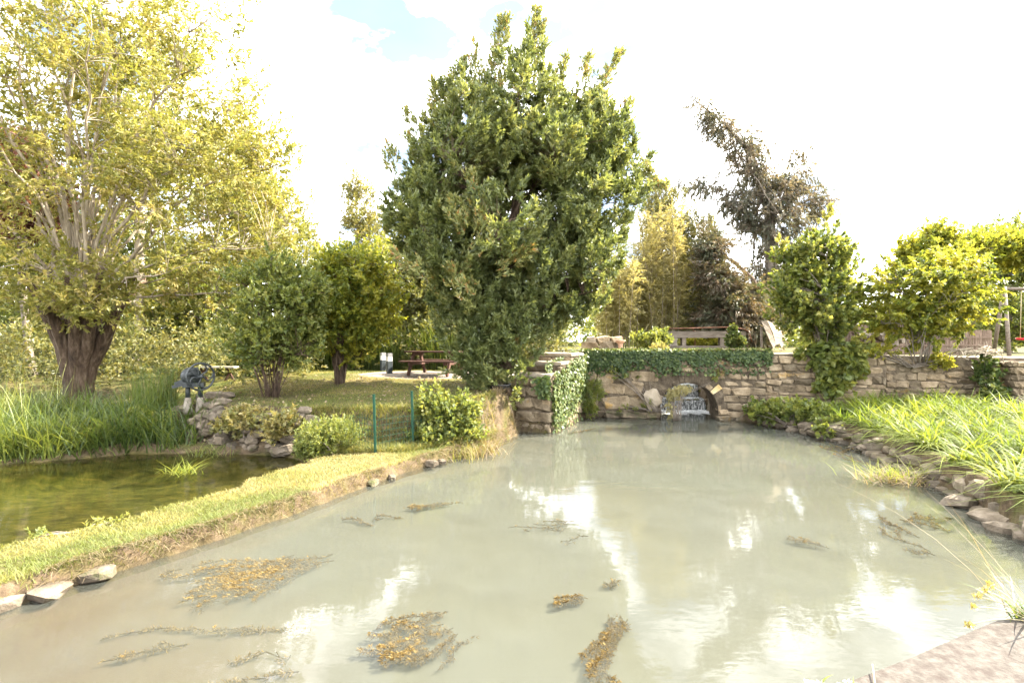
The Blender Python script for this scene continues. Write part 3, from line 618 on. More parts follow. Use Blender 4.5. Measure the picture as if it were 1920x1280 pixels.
tree('plume_tree', 'soft feathery yellow-green tree rising behind the bamboo', [(tuple(P(1262, 655, 25)), .16), (tuple(P(1262, 500, 25)), .1), (tuple(P(1255, 400, 25)), .03)], [E(1250, 430, 25, 52, 70, 1.3), E(1290, 530, 25, 70, 80, 1.6), E(1235, 380, 25, 28, 45, .8), E(1320, 450, 25, 35, 45, 1.0), E(1300, 610, 24, 50, 35, 1.0)],
     'bamboo', clumps=420, cr=.4, sprigs=10, leaves=13, slen=.45, L=.14, W=.032, up=.9, out=.4, shell=.3, seed=53, tint=-.08, tvar=.35)

# ---- trees behind the lawn and terrace
bgt = [
 ('wood_tree', 'dense mid-green tree at the far left behind the willow', 40, 24, [E(40, 540, 24, 130, 110), E(20, 430, 24, 110, 90), E(110, 600, 23, 90, 60)], 'green', .0, .45, 61),
 ('copper_tree', 'reddish-brown leaved tree showing through the left of the willow crown', 60, 19.5, [E(20, 300, 19.5, 60, 50), E(90, 370, 19.5, 32, 50), E(45, 420, 19.5, 40, 30)], 'rust', .0, .5, 62),
 ('wood_tree', 'big shady tree filling the view low behind the willow trunk', 190, 26, [E(190, 520, 26, 130, 80), E(120, 450, 26, 110, 90), E(270, 480, 26, 100, 80)], 'green', -.1, .4, 81),
 ('wood_tree', 'tall pale tree showing above the lawn shrub behind the willow', 430, 31, [E(420, 300, 31, 95, 110), E(480, 390, 31, 90, 90), E(540, 450, 31, 70, 60)], 'olive', .1, .4, 82),
 ('wood_tree', 'tall straight-trunked tree standing right behind the willow', 262, 21, [E(262, 330, 22, 110, 140), E(275, 180, 22, 90, 120)], 'willow', -.1, .4, 63),
 ('wood_tree', 'leafy green tree between the willow and the hand pump', 350, 23, [E(345, 540, 23, 95, 85), E(420, 560, 23, 80, 75), E(300, 600, 22, 60, 50)], 'green', .05, .5, 64),
 ('wood_tree', 'yellowing tree behind the bushy lawn shrub', 500, 27, [E(480, 430, 27, 105, 110), E(540, 520, 26, 85, 80), E(430, 350, 27, 80, 90)], 'willow', -.02, .4, 65),
 ('wood_tree', 'light green tree behind the broad yellow-green shrub', 640, 26, [E(650, 520, 26, 70, 60), E(590, 560, 25, 60, 60), E(720, 520, 26, 60, 70)], 'bright', .05, .45, 66),
 ('slender_tree', 'thin sparse pale tree left of the evergreen against the sky', 680, 29, [E(675, 400, 29, 38, 70), E(665, 350, 29, 22, 30), E(705, 450, 29, 40, 50)], 'olive', .15, .4, 67),
 ('plum_shrub', 'dark red-leaved shrub behind the picnic table', 765, 22, [E(752, 560, 22, 26, 28), E(640, 520, 24, 22, 22)], 'rust', .0, .5, 68),
 ('wood_tree', 'grey-green tree hanging over the picnic table', 800, 21.5, [E(790, 560, 21.5, 60, 65), E(830, 620, 21.5, 60, 40), E(790, 490, 22, 45, 45)], 'olive', -.1, .35, 69),
 ('wood_tree', 'green tree at the far right behind the swing', 1890, 24, [E(1895, 500, 24, 70, 60), E(1900, 590, 23, 75, 55), E(1850, 470, 24, 50, 40), E(1960, 470, 24, 90, 70)], 'green', .0, .4, 70),
 ('fruit_tree', 'light green tree with upright shoots behind the mounded shrub', 1745, 20, [E(1750, 490, 20, 55, 20), E(1763, 445, 20, 12, 22), E(1710, 470, 20, 20, 10), E(1830, 470, 21, 50, 18), E(1890, 470, 21, 50, 24)], 'bright', .1, .4, 71),
 ('wood_tree', 'green tree filling the gap right of the bamboo', 1330, 27, [E(1320, 560, 27, 60, 60), E(1290, 600, 27, 50, 40), E(1420, 600, 28, 50, 40)], 'olive', .0, .4, 72)]
for nm, lb, px, Yd, env, lf, ti, tv, sd_ in bgt:
    top = min(env, key=lambda e: -e[2]); b = P(px, 660, Yd); b[2] = float(ground(b[0], b[1]))-.1; thin = nm == 'slender_tree'
    tz = top[2]; tr_ = .24 if px == 262 else (.08 if nm in ('plum_shrub', 'fruit_tree', 'slender_tree') else .15)
    c = np.array(env[0][:3])
    tree(nm, lb, [(tuple(b), tr_), (tuple(b*.5+np.array([c[0], c[1], b[2]+(tz-b[2])*.9])*.5), tr_*.75), ((top[0], top[1], tz), .03)], env, lf, 'bark_pale' if px == 262 else 'bark_grey', clumps=int((60 if thin else 120)*len(env)), cr=.5, sprigs=8, leaves=11 if not thin else 7,
         slen=.45, L=.15, W=.07, out=.55, up=.45, shell=.3, seed=sd_, tint=ti, tvar=tv, limbs=10)
# far woodland closing the view, one uncountable mass
r_ = np.random.default_rng(77); n_ = 2600
xa = r_.uniform(-75, 75, n_); ya = 38+14*r_.random(n_)+.10*np.abs(xa); za = 1.2+(4.2+1.8*np.sin(xa*.35)+1.0*np.sin(xa*.9+2))*r_.random(n_)**.8
C = np.stack([xa, ya, za], 1); st = np.repeat(C, 8, 0)+r_.normal(size=(n_*8, 3))*.8
V, T = leaf_cards(st, nrm(r_.normal(size=st.shape)+UP*.5), .8, 9, .34, .17, .8, .2, np.repeat(.4*r_.random(n_), 8), seed=78)
tag(build('far_woodland', V, quads(V), M['green'], None, False, {'tint': T}), 'distant green woodland closing the view behind the garden', 'woodland', kind='stuff')
# low undergrowth behind the lawn and under the left trees
n_ = 1500; xa = r_.uniform(-24, 2, n_); ya = np.where(xa < -7, r_.uniform(15.5, 24, n_), r_.uniform(19.6, 24, n_)); za = np.array(ground(xa, ya))+r_.random(n_)**1.3*1.7
st = np.repeat(np.stack([xa, ya, za], 1), 7, 0)+r_.normal(size=(n_*7, 3))*.28
V, T = leaf_cards(st, nrm(r_.normal(size=st.shape)+UP*.7), .35, 9, .13, .06, .8, .2, np.repeat(-.1+.6*r_.random(n_), 7), seed=79)
tag(build('undergrowth', V, quads(V), M['olive'], None, False, {'tint': T}), 'tangled green undergrowth along the back of the lawn', 'undergrowth', kind='stuff')
# ------------------------------------------------------------------ masonry
def stone_mesh(name, seed, mat, jit=.15, bev=.12):
    r = np.random.default_rng(seed); bm = bmesh.new(); bmesh.ops.create_cube(bm, size=1.0)
    for v in bm.verts: v.co += Vector(r.normal(0, jit*.6, 3))
    bmesh.ops.bevel(bm, geom=bm.edges[:], offset=bev, segments=1, affect='EDGES', profile=.5)
    for v in bm.verts: v.co += Vector(r.normal(0, jit*.35, 3))
    me = bpy.data.meshes.new(name); bm.to_mesh(me); bm.free(); me.materials.append(mat); return me
STONES = [stone_mesh('stone', 100+k, M['stone']) for k in range(12)]
STONES_D = [stone_mesh('stone_damp', 130+k, M['stone_dark']) for k in range(6)]
ROCKS = [stone_mesh('rock', 160+k, M['rock'], .12, .2) for k in range(10)]

def put_stone(parent, me, c, size, rz, tilt=(0, 0), name='stone'):
    o = bpy.data.objects.new(name, me); COL.objects.link(o); o.parent = parent
    o.location = Vector(np.array(c)-ORIG[parent.name]); o.scale = size; o.rotation_euler = (tilt[0], tilt[1], rz); return o

def course_wall(parent, p0, p1, nrm2, z0, courses, lens, depth=.22, proud=.03, skip=None, seed=1, meshes=None, jog=.02, gap=.022, ztop=None):
    """Courses of rough stones laid along p0-p1, each stone an object of its own."""
    r = np.random.default_rng(seed); p0 = np.array(p0, float); p1 = np.array(p1, float); L = np.linalg.norm(p1-p0); u = (p1-p0)/L; rz = math.atan2(u[1], u[0]); z = z0; cnt = 0
    for ch in courses:
        s = -r.random()*lens[0]*.5
        while s < L-.03:
            ln = r.uniform(*lens)*(1.25 if ch > .3 else 1.0); a, b = max(s, 0), min(s+ln, L); s += ln
            if b-a < .08: continue
            hh = ch*(r.uniform(.82, 1.0)); mid = (a+b)/2; zc = z+ch/2
            if skip and skip(a, b, z, z+ch): continue
            if ztop is not None and z+hh > ztop(mid): continue
            pr = proud+abs(r.normal(0, jog)); c = p0+u*mid+nrm2*(pr-depth/2)
            put_stone(parent, (meshes or STONES)[r.integers(len(meshes or STONES))], (c[0], c[1], zc), (b-a-gap, depth, hh-gap), rz, (r.normal(0, .03), r.normal(0, .04))); cnt += 1
        z += ch
    return cnt

def wall_profile(name, parent, s0, s1, ztop0, ztop1, depth, arch=None, mat=None, front=0.0):
    """The rubble core of the wall: its outline (with the arch cut out of it) extruded backwards."""
    o2 = [(s0, -.6)]
    if arch:
        sc, a, b, zs = arch; o2 += [(sc-a, -.6), (sc-a, zs)]
        o2 += [(sc-a*math.cos(t), zs+b*math.sin(t)) for t in np.linspace(0, math.pi, 17)[1:-1]]; o2 += [(sc+a, zs), (sc+a, -.6)]
    o2 += [(s1, -.6), (s1, ztop1), (s0, ztop0)]
    n = len(o2); V = []
    for off in (front, -depth):
        for s, z in o2: q = wall_pt(s, off); V.append((q[0], q[1], z))
    F = [tuple(range(n)), tuple(range(2*n-1, n-1, -1))]+[((i+1) % n, i, n+i, n+(i+1) % n) for i in range(n)]
    o = build(name, np.array(V), F, mat or M['mortar'], parent)
    bm = bmesh.new(); bm.from_mesh(o.data); bmesh.ops.triangulate(bm, faces=[f for f in bm.faces if len(f.verts) > 4]); bmesh.ops.recalc_face_normals(bm, faces=bm.faces[:]); bm.to_mesh(o.data); bm.free(); return o

BR_L, TOTAL = 5.75, 15.4
q = wall_pt(0); bridge = thing('stone_bridge', 'old stone bridge with a low arch and ivy along its top', 'bridge', (q[0], q[1], 0))
wall_profile('core', bridge, 0, BR_L, 2.12, 2.10, 1.35, (ARCH_S, ARCH_A, ARCH_B, ARCH_Z), M['mortar_dark'])
def in_arch(a, b, z0, z1, k=.20):
    for s in np.linspace(a, b, 5):
        for z in (z0+.02, (z0+z1)/2, z1-.02):
            ds = (s-ARCH_S)/(ARCH_A+k)
            if abs(ds) < 1 and (z < ARCH_Z or ((z-ARCH_Z)/(ARCH_B+k))**2+ds*ds < 1): return True
    return False
WNf = WN
sl = lambda a, b: (wall_pt(a), wall_pt(b))
p0, p1 = sl(0, ARCH_S-ARCH_A); course_wall(bridge, p0, p1, WN, -.35, [.30, .30], (.5, .85), .40, .14, None, 201, STONES_D)
course_wall(bridge, *sl(0, ARCH_S-.25), WN, .26, [.46, .42, .40, .22, .20, .16], (.38, .75), .3, .03, in_arch, 202)
course_wall(bridge, *sl(ARCH_S-.25, BR_L), WN, -.3, [.30, .28, .26, .24, .26, .22, .24, .20, .22, .18, .16], (.24, .55), .3, .03, lambda a, b, z0, z1: in_arch(a+ARCH_S-.25, b+ARCH_S-.25, z0, z1), 203)
# arch stones
r_ = np.random.default_rng(9); nv = 13; va = np.linspace(0, math.pi, nv+1); va[1:-1] += r_.normal(0, .05, nv-1)
for k in range(nv):
    t0, t1 = va[k]+.01, va[k+1]-.01; mb = MB(); V = []
    th = (.10+.18*r_.random()) if k != 10 else .36; pr = .004+.022*r_.random()
    for off in (pr, -.4):
        for t, rr in ((t0, 0), (t1, 0), (t1, th), (t0, th)):
            s = ARCH_S-(ARCH_A+rr)*math.cos(t); z = ARCH_Z+(ARCH_B+rr)*math.sin(t)+.004; q = wall_pt(s, off); V.append((q[0], q[1], z))
    mb.add(V, [(0, 1, 2, 3), (7, 6, 5, 4), (0, 4, 5, 1), (1, 5, 6, 2), (2, 6, 7, 3), (3, 7, 4, 0)])
    o = mb.obj('arch_stone', M['stone_ochre'] if k == 10 else M['stone_pale'] if k == 1 else M['stone'] if k in (9, 12) else M['mortar_dark'], bridge)
    bm = bmesh.new(); bm.from_mesh(o.data); bmesh.ops.recalc_face_normals(bm, faces=bm.faces[:]); bmesh.ops.bevel(bm, geom=bm.edges[:], offset=.018, segments=1, affect='EDGES'); bm.to_mesh(o.data); bm.free()
for side in (-1, 1):
    for k in range(3):
        s = ARCH_S+side*(ARCH_A+.17); q = wall_pt(s, -.13); put_stone(bridge, (STONES if side > 0 else STONES_D)[k+2], (q[0], q[1], -.12+k*.21-.06), (.36, .42, .2), math.atan2(WU[1], WU[0]))
mb = MB(); q = wall_pt(ARCH_S-ARCH_A-.22, .08); put_stone(bridge, stone_mesh('pale_stone', 190, M['stone_pale']), (q[0], q[1], .62), (.46, .22, .58), math.atan2(WU[1], WU[0]), (0, -.35))

q = wall_pt(BR_L); rwall = thing('retaining_wall', 'long rubble stone retaining wall along the terrace right of the bridge', 'wall', (q[0], q[1], 0))
wall_profile('core', rwall, BR_L, TOTAL, 2.10, 1.98, .6)
r_ = np.random.default_rng(210); s0 = BR_L
while s0 < TOTAL-.2:
    s1 = min(s0+r_.uniform(.8, 1.7), TOTAL); cs = []
    while sum(cs) < 1.86: cs.append(r_.uniform(.13, .29))
    course_wall(rwall, *sl(s0, s1), WN, .12, cs, (.18, .58), .3, .03, None, int(s0*100), jog=.03, ztop=lambda s, q=s0: 2.14-.012*(s+q)); s0 = s1
# return of the wall at the right edge of the view
qa = wall_pt(12.15, 0); qb = qa+WN*.75; qc = qb+WU*3.0
buttress = thing('wall_buttress', 'thick projecting corner of rubble wall at the right edge below the swing', 'wall', (qb[0], qb[1], 0))
MB().prism([tuple(qb+WU*.04-WN*.05), tuple(qc-WN*.05), tuple(qc-WN*.8), tuple(qa+WU*.04-WN*.02)], -.2, 1.92).obj('core', M['mortar'], buttress)
course_wall(buttress, qb, qc, WN, .15, [.22, .20, .22, .18, .22, .20, .18, .20, .16], (.22, .55), .26, .03, None, 221)
course_wall(buttress, qa, qb, -WU, .15, [.22, .20, .22, .18, .22, .20, .18, .20, .16], (.22, .45), .26, .03, None, 222)

# ---- pier with the steps
A_, B_, C_, D_ = np.array([.10, 14.42]), np.array([1.05, 13.98]), np.array([2.42, 17.08]), np.array([.95, 17.55])
pier = thing('stepped_stone_pier', 'stone pier with broad steps climbing to the bridge', 'pier', (B_[0], B_[1], 0))
def lerp(a, b, t): return a+(b-a)*t
ins = .05
def quad_(t0, t1, e=ins): 
    a, b, c, d = lerp(A_, D_, t0), lerp(B_, C_, t0), lerp(B_, C_, t1), lerp(A_, D_, t1); m_ = (a+b+c+d)/4; return [tuple(m_+(p_-m_)*(1-e)) for p_ in (a, b, c, d)]
MB().prism(quad_(0, 1.0), -.5, 1.50).obj('core', M['mortar'], pier)
MB().prism(quad_(.26, 1.0), 1.502, 1.82).obj('core', M['mortar'], pier)
MB().prism(quad_(.55, 1.0), 1.822, 2.06).obj('core', M['mortar'], pier)
fn = np.array([-(A_-B_)[1], (A_-B_)[0]]); fn = fn/np.linalg.norm(fn); fn = fn if fn[1] < 0 else -fn
sn = np.array([(C_-B_)[1], -(C_-B_)[0]]); sn = sn/np.linalg.norm(sn); sn = sn if sn[0] > 0 else -sn
course_wall(pier, A_, B_, fn, -.3, [.28], (.3, .6), .3, .10, None, 231, STONES_D)
course_wall(pier, A_, B_, fn, -.02, [.26, .34, .36, .30, .26], (.34, .62), .3, .02, None, 232)
course_wall(pier, B_, C_, sn, -.3, [.28, .26, .34, .36, .30, .26], (.35, .7), .3, .02, None, 233)
for k, (t0, t1, z) in enumerate(((0, .27, 1.60), (.26, .56, 1.90), (.55, 1.02, 2.13))):
    for j in range(2):
        f0, f1 = t0+(t1-t0)*j*.5+.004, t0+(t1-t0)*(j+1)*.5-.004; a, b, c, d = lerp(A_, D_, f0), lerp(B_, C_, f0), lerp(B_, C_, f1), lerp(A_, D_, f1); m_ = (a+b+c+d)/4
        o = MB().prism([tuple(m_+(p_-m_)*1.02) for p_ in (a, b, c, d)], z-.10, z+.004*j).obj('tread', M['stone_pale'], pier)
        bm = bmesh.new(); bm.from_mesh(o.data); bmesh.ops.bevel(bm, geom=bm.edges[:], offset=.02, segments=2, affect='EDGES'); bm.to_mesh(o.data); bm.free()
    a, b = lerp(A_, D_, t0), lerp(B_, C_, t0)
    if k: course_wall(pier, a, b, fn, z-.30, [.20], (.4, .7), .2, .01, None, 240+k)

# ---- cascade under and behind the bridge
def band(name, pts, w0, w1, mat, parent, n=9):
    """A sheet of falling water following a profile (y, z) across the channel."""
    xs_ = np.linspace(w0, w1, n); r = np.random.default_rng(3); V = []; 
    for (y_, z_) in pts:
        for x in xs_: V.append((x, y_+.03*r.normal(), z_+.012*r.normal()))
    F = [(i*n+j, i*n+j+1, (i+1)*n+j+1, (i+1)*n+j) for i in range(len(pts)-1) for j in range(n-1)]
    return build(name, np.array(V), F, mat, parent, True)
cas = thing('water_cascade', 'two-step cascade of white water seen through the bridge arch', 'cascade', (5.7, 18.4, -.3))
MB().box((5.94, 18.95, .07), (2.06, .9, .70)).obj('weir_step', M['stone_dark'], cas); MB().box((5.94, 19.55, .30), (2.07, .7, 1.06)).obj('weir_step', M['stone_dark'], cas)
band('falling_water', [(19.20, .86), (19.17, .83), (19.13, .72), (19.10, .46)], 4.92, 6.96, M['cascade'], cas, 24)
band('falling_water', [(19.20, .46), (18.52, .43), (18.46, .37), (18.42, .2), (18.40, .02)], 4.92, 6.96, M['cascade'], cas, 24)
rr_ = np.random.default_rng(4); nf = 36; V = []; 
for j in range(8):
    for i in range(nf): V.append((4.92+2.04*i/(nf-1), 18.42-.13*j*(1+.25*math.sin(i*.8)), .012+.05*rr_.random()*max(0, 1-j/4.5)+(.004 if j < 6 else -.02)))
F = [(j*nf+i, (j+1)*nf+i, (j+1)*nf+i+1, j*nf+i+1) for j in range(7) for i in range(nf-1)]
build('foam', np.array(V), F, M['foam'], cas, True)
band('white_crest', [(20.3, .87), (19.7, .875), (19.22, .872)], 4.92, 6.96, M['foam'], cas, 24)
ch = thing('channel_walls', 'stone side walls of the narrow mill channel behind the bridge', 'wall', (5.7, 19.4, 0))
for side, x in ((-1, 4.72), (1, 7.16)):
    MB().box((x, 20.25, .75), (.34, 3.5, 2.6)).obj('core', M['mortar'], ch)
    course_wall(ch, (x-side*.16, 18.4) if side < 0 else (x-side*.16, 21.9), (x-side*.16, 21.9) if side < 0 else (x-side*.16, 18.4), np.array([-side, 0.0]), -.1, [.3, .28, .3, .26, .3, .28, .3], (.5, .9), .2, .0, None, 250+side, STONES_D)

# ---- loose rocks along the right bank
rb = [P(1405, 786, 16.4)[:2], np.array([7.62, 15.6]), np.array([7.95, 14.5]), np.array([8.2, 12.6]), np.array([7.95, 10.9]), np.array([7.6, 9.6]), np.array([7.1, 8.1]), np.array([6.55, 6.4]), np.array([6.1, 4.7])]
edge = thing('rubble_edging', 'line of loose stones shoring up the bank under the day lilies', 'edging', (7.6, 11, 0))
r_ = np.random.default_rng(12); seg = np.cumsum([0]+[np.linalg.norm(rb[i+1]-rb[i]) for i in range(len(rb)-1)])
for lay, (zc, off, n_) in enumerate(((.02, -.02, 44), (.18, .14, 40), (.30, .26, 22))):
    for i in range(n_):
        s = (i+r_.random()*.7)/n_*seg[-1]; x = np.interp(s, seg, [p_[0] for p_ in rb]); y = np.interp(s, seg, [p_[1] for p_ in rb]); sz = r_.uniform(.18, .42)*(1.0 if lay < 2 else .85)
        put_stone(edge, ROCKS[r_.integers(10)], (x+off+r_.normal()*.05, y+r_.normal()*.04, zc+r_.normal()*.03), (sz*r_.uniform(.7, 1.1), sz*r_.uniform(.9, 1.5), sz*r_.uniform(.35, .7)), r_.random()*3.14, (r_.normal()*.2, r_.normal()*.25))
# ---- rubble along the lawn edge above the small pond
lw = thing('rubble_bank', 'tumbled low rubble wall holding the lawn above the small pond', 'wall', (-5.6, 11.4, 0))
for i in range(72):
    x = r_.uniform(-7.6, -4.1); ye = float(np.interp(x, LE_X, LE_Y)); k = r_.random(); y = ye-.30+.35*k; z = .10+.88*k; sz = r_.uniform(.16, .34)
    put_stone(lw, ROCKS[r_.integers(10)], (x, y+r_.normal()*.05, z), (sz*1.2, sz, sz*.65), r_.random()*3.14, (r_.normal()*.25, r_.normal()*.25))
for i, (px, py, Yd, sz) in enumerate(((335, 775, 12.2, .34), (352, 772, 12.4, .30), (385, 748, 13.0, .34), (405, 745, 13.1, .40), (425, 746, 13.1, .36), (326, 755, 12.9, .38), (400, 778, 12.2, .30), (418, 772, 12.3, .28), (372, 792, 11.9, .30))):
    q = P(px, py, Yd); put_stone(lw, ROCKS[i], (q[0], q[1], float(ground(q[0], q[1]))+.04), (sz*1.3, sz, sz*.5), i*1.3, (.1, -.1))
# flat stones of the dike foot, bottom left
fs = thing('dike_footing', 'flat grey stones jutting from the foot of the grassy dike at the lower left', 'stones', (-4.9, 4.6, 0))
for i, (x, y, sx_, sy_) in enumerate(((-4.92, 4.74, .50, .34), (-4.56, 5.06, .36, .26), (-5.25, 4.42, .45, .34), (-4.35, 5.4, .3, .25), (-2.42, 8.95, .2, .14), (-2.2, 9.35, .16, .12), (-1.62, 10.25, .24, .16), (-1.45, 10.5, .18, .14), (-.8, 11.45, .26, .2), (-.62, 11.75, .3, .22), (-.5, 12.0, .3, .3))):
    put_stone(fs, ROCKS[i % 10], (x, y, .05-.02*(i % 3)), (sx_, sy_, .13), .75+.9*i, (.05+.1*(i % 2), .04))
# ---- foreground coping slab
slab = [(-10, -3.2), (-10, -2.72), (1.45, 2.385), (2.10, 2.66), (2.78, 2.97), (3.3, 3.05), (4.2, 2.4), (4.2, -3.2)]
o = MB().prism(slab, -.5, .90).obj('coping_slab', M['slab'], None, loc=(1, 0, 0)); tag(o, 'pinkish rough concrete coping at the lower right corner of the pond', 'slab')
bm = bmesh.new(); bm.from_mesh(o.data); bmesh.ops.bevel(bm, geom=[e for e in bm.edges if all(v.co.z > .8 for v in e.verts)], offset=.03, segments=3, affect='EDGES'); bm.to_mesh(o.data); bm.free()
# ------------------------------------------------------------------ garden objects
def gz(x, y): return float(ground(x, y))
# hand pump with a flywheel
def drop(px, py):
    return min((P(px, py, d_) for d_ in np.arange(9, 20, .1)), key=lambda q_: abs(q_[2]-gz(q_[0], q_[1])))
b = drop(364, 768); pump = thing('hand_pump', 'dark cast-iron chain pump with a big flywheel on concrete feet', 'pump', tuple(b))
wdir = nrm(np.array([.86, -.51, 0.0])); sdir = np.array([wdir[1], -wdir[0], 0])       # wheel axis, and the line of the two posts
sdir = np.array([.93, .36, 0.0])
for s in (-1, 1):
    f = b+sdir*.13*s+UP*0
    MB().lathe(f-UP*.1, [(.105, 0), (.10, .12), (.075, .34), (.055, .40)], 12).obj('concrete_foot', M['concrete'], pump, True)
    MB().tube([f+UP*.26, f+UP*.62], .055, 10).obj('post', M['iron'], pump, True)
hub = b+UP*.80
ca = hub-wdir*.10
MB().lathe(ca-wdir*.12, [(.09, -.02), (.19, 0), (.22, .03), (.22, .15), (.19, .18), (.09, .20)], 22, wdir).obj('casing', M['iron'], pump, True)
MB().box(b+UP*.60, (.44, .26, .10), np.array(Matrix.Rotation(math.atan2(sdir[1], sdir[0]), 3, 'Z'))).obj('bracket', M['iron'], pump)
sp = hub-UP*.16-sdir*.14
MB().bar(sp, sp-sdir*.30-UP*.08, .16, .07).bar(sp+UP*.10, sp-sdir*.25-UP*.02, .10, .10).obj('spout', M['iron'], pump)
MB().tube([hub-sdir*.05+UP*.10, hub-sdir*.18+UP*.02, hub-sdir*.20-UP*.12], [.10, .08, .06], 10).obj('hood', M['iron'], pump, True)
wc = hub+wdir*.16+sdir*.06; w1 = nrm(np.cross(wdir, UP)); w2 = np.cross(w1, wdir); R_ = .32
ang = np.linspace(0, 2*math.pi, 40, endpoint=False)
wheel = MB().tube([wc+R_*(math.cos(a)*w1+math.sin(a)*w2) for a in ang], .025, 8, closed=True).obj('flywheel', M['iron'], pump, True)
MB().tube([wc-wdir*.20, wc+wdir*.07], .042, 10).obj('hub', M['iron'], wheel, True)
for k in range(5):
    a0 = k*2*math.pi/5+.3; q = [wc+R_*t*(math.cos(a0+.9*math.sin(t*3.1))*w1+math.sin(a0+.9*math.sin(t*3.1))*w2) for t in np.linspace(.08, 1, 8)]
    MB().tube(q, [.018]*8, 6).obj('spoke', M['iron'], wheel, True)
h0 = wc+R_*.8*(math.cos(1.0)*w1+math.sin(1.0)*w2); MB().tube([h0, h0+wdir*.14], .014, 8).obj('crank_handle', M['iron'], wheel, True)
# slatted white bench behind the pump
b = P(408, 700, 17.0); b[2] = gz(b[0], b[1]); bench = thing('garden_bench', 'narrow pale plank bench on crossed legs behind the hand pump', 'bench', tuple(b))
MB().box(b+np.array([-.05, 0, .47]), (1.35, .30, .045)).obj('seat', M['white_wood'], bench)
for s in (-.5, .38):
    MB().bar(b+np.array([s-.15, 0, 0]), b+np.array([s+.12, 0, .45]), .05, .05).bar(b+np.array([s+.15, .06, 0]), b+np.array([s-.12, .06, .45]), .05, .05).obj('leg', M['wood_dark'], bench)
# picnic table
tb = np.array([P(815, 703, 17.2)[0], 17.4, 0]); tb[2] = gz(tb[0], tb[1])
ta = math.radians(-14); ux = np.array([math.cos(ta), math.sin(ta), 0]); uy = np.array([-math.sin(ta), math.cos(ta), 0])
pt = thing('picnic_table', 'dark stained timber picnic table with fixed benches under the evergreen', 'table', tuple(tb)); Rt = np.stack([ux, uy, UP], 1)
for k in range(5): MB().box(tb+uy*(k-2)*.155+UP*(.75+.003*(k % 2)), (1.95, .145, .045), Rt).obj('table_plank', M['wood_dark'], pt)
for s in (-1, 1):
    for j in (0, 1): MB().box(tb+uy*s*(.60+.15*j)+UP*.44, (1.95, .14, .045), Rt).obj('seat_plank', M['wood_dark'], pt)
    for e in (-.68, .68): MB().bar(tb+ux*e+uy*s*.70-UP*.03, tb+ux*e+uy*s*.24+UP*.72, .07, .12).obj('leg', M['wood_dark'], pt)
for e in (-.62, .62):
    MB().bar(tb+ux*e-uy*.78+UP*.37, tb+ux*e+uy*.78+UP*.37, .06, .11).obj('seat_bearer', M['wood_dark'], pt); MB().bar(tb+ux*e-uy*.36+UP*.68, tb+ux*e+uy*.36+UP*.68, .06, .10).obj('top_bearer', M['wood_dark'], pt)
# bollard lights
def bollard(px, py, Yd, label):
    b = P(px, py, Yd); b[2] = gz(b[0], b[1])-.02; t = thing('bollard_light', label, 'bollard', tuple(b), 'square bollard lights by the paved area'); a = math.radians(38); R3 = np.array(Matrix.Rotation(a, 3, 'Z'))
    MB().box(b+UP*.22, (.155, .155, .44), R3).obj('post', M['lamp_dark'], t); MB().box(b+UP*.52, (.15, .15, .16), R3).obj('diffuser', M['lamp_white'], t)
    MB().box(b+UP*.655, (.155, .155, .11), R3).obj('cap', M['lamp_side'], t); MB().box(b+np.array(R3)@np.array([.081, 0, .35]), (.008, .15, .70), R3).obj('sunlit_side', M['lamp_side'], t)  # thin pale plate stands in for sunlight on the right face
bollard(718, 694, 18.9, 'far square bollard light, the left one of the two by the picnic table'); bollard(730, 702, 17.5, 'near square bollard light, the right one of the two by the picnic table')
# wire fence with green posts
f1 = P(704, 838, 10.55); f1[2] = gz(f1[0], f1[1]); f2 = P(775, 838, 11.15); f2[2] = max(gz(f2[0], f2[1])-.05, .3); f0 = f1+np.array([-.62, .30, .12]); f3 = f2+np.array([.55, .35, .0])
fence = thing('wire_fence', 'sagging wire mesh fence on two slim green posts', 'fence', tuple(f1))
for f, hh in ((f1, 1.18), (f2, 1.10)):
    po = MB().bar(f-UP*.1, f+UP*hh+np.array([-.035, 0, 0]), .045, .045).obj('post', M['green_paint'], fence); MB().box(f+UP*(hh+.01)+np.array([-.035, 0, 0]), (.05, .05, .025)).obj('post_cap', M['green_paint'], po)
mb = MB(); line = np.array([f0, f1, f2, f3]); sg = np.concatenate([[0], np.cumsum(np.linalg.norm(np.diff(line, axis=0), axis=1))])
for s in np.arange(0, sg[-1], .085):
    q = np.array([np.interp(s, sg, line[:, k]) for k in range(3)]); hh = .62+.14*math.sin(s*2.1); mb.bar(q, q+UP*hh+np.array([.02*math.sin(s*9), 0, 0]), .006, .006)
for k in range(6):
    z = .05+k*.11; q = [np.array([np.interp(s, sg, line[:, j]) for j in range(3)])+UP*(z*(1+.1*math.sin(s*2.1))) for s in np.linspace(0, sg[-1], 14)]
    for a, c in zip(q[:-1], q[1:]): mb.bar(a, c, .006, .006)
mb.obj('mesh', M['green_paint'], fence)
# black bowl on a tapered stone
b = P(938, 795, 14.0); b[2] = .30; t = thing('stone_plinth', 'rough cone-shaped stone plinth under the black bowl', 'plinth', tuple(b))
MB().lathe(b, [(.40, 0), (.36, .25), (.27, .55), (.20, .72), (.17, .74)], 14).obj('cone', M['stone'], t, True)
b = b+UP*.745; t = thing('planter_bowl', 'shiny black round bowl under the evergreen, left of the pier', 'bowl', tuple(b))
MB().lathe(b, [(.13, 0), (.20, .05), (.27, .17), (.285, .25), (.30, .27), (.30, .295), (.27, .29), (.25, .20), (.10, .10)], 26).obj('bowl', M['black_pot'], t, True)
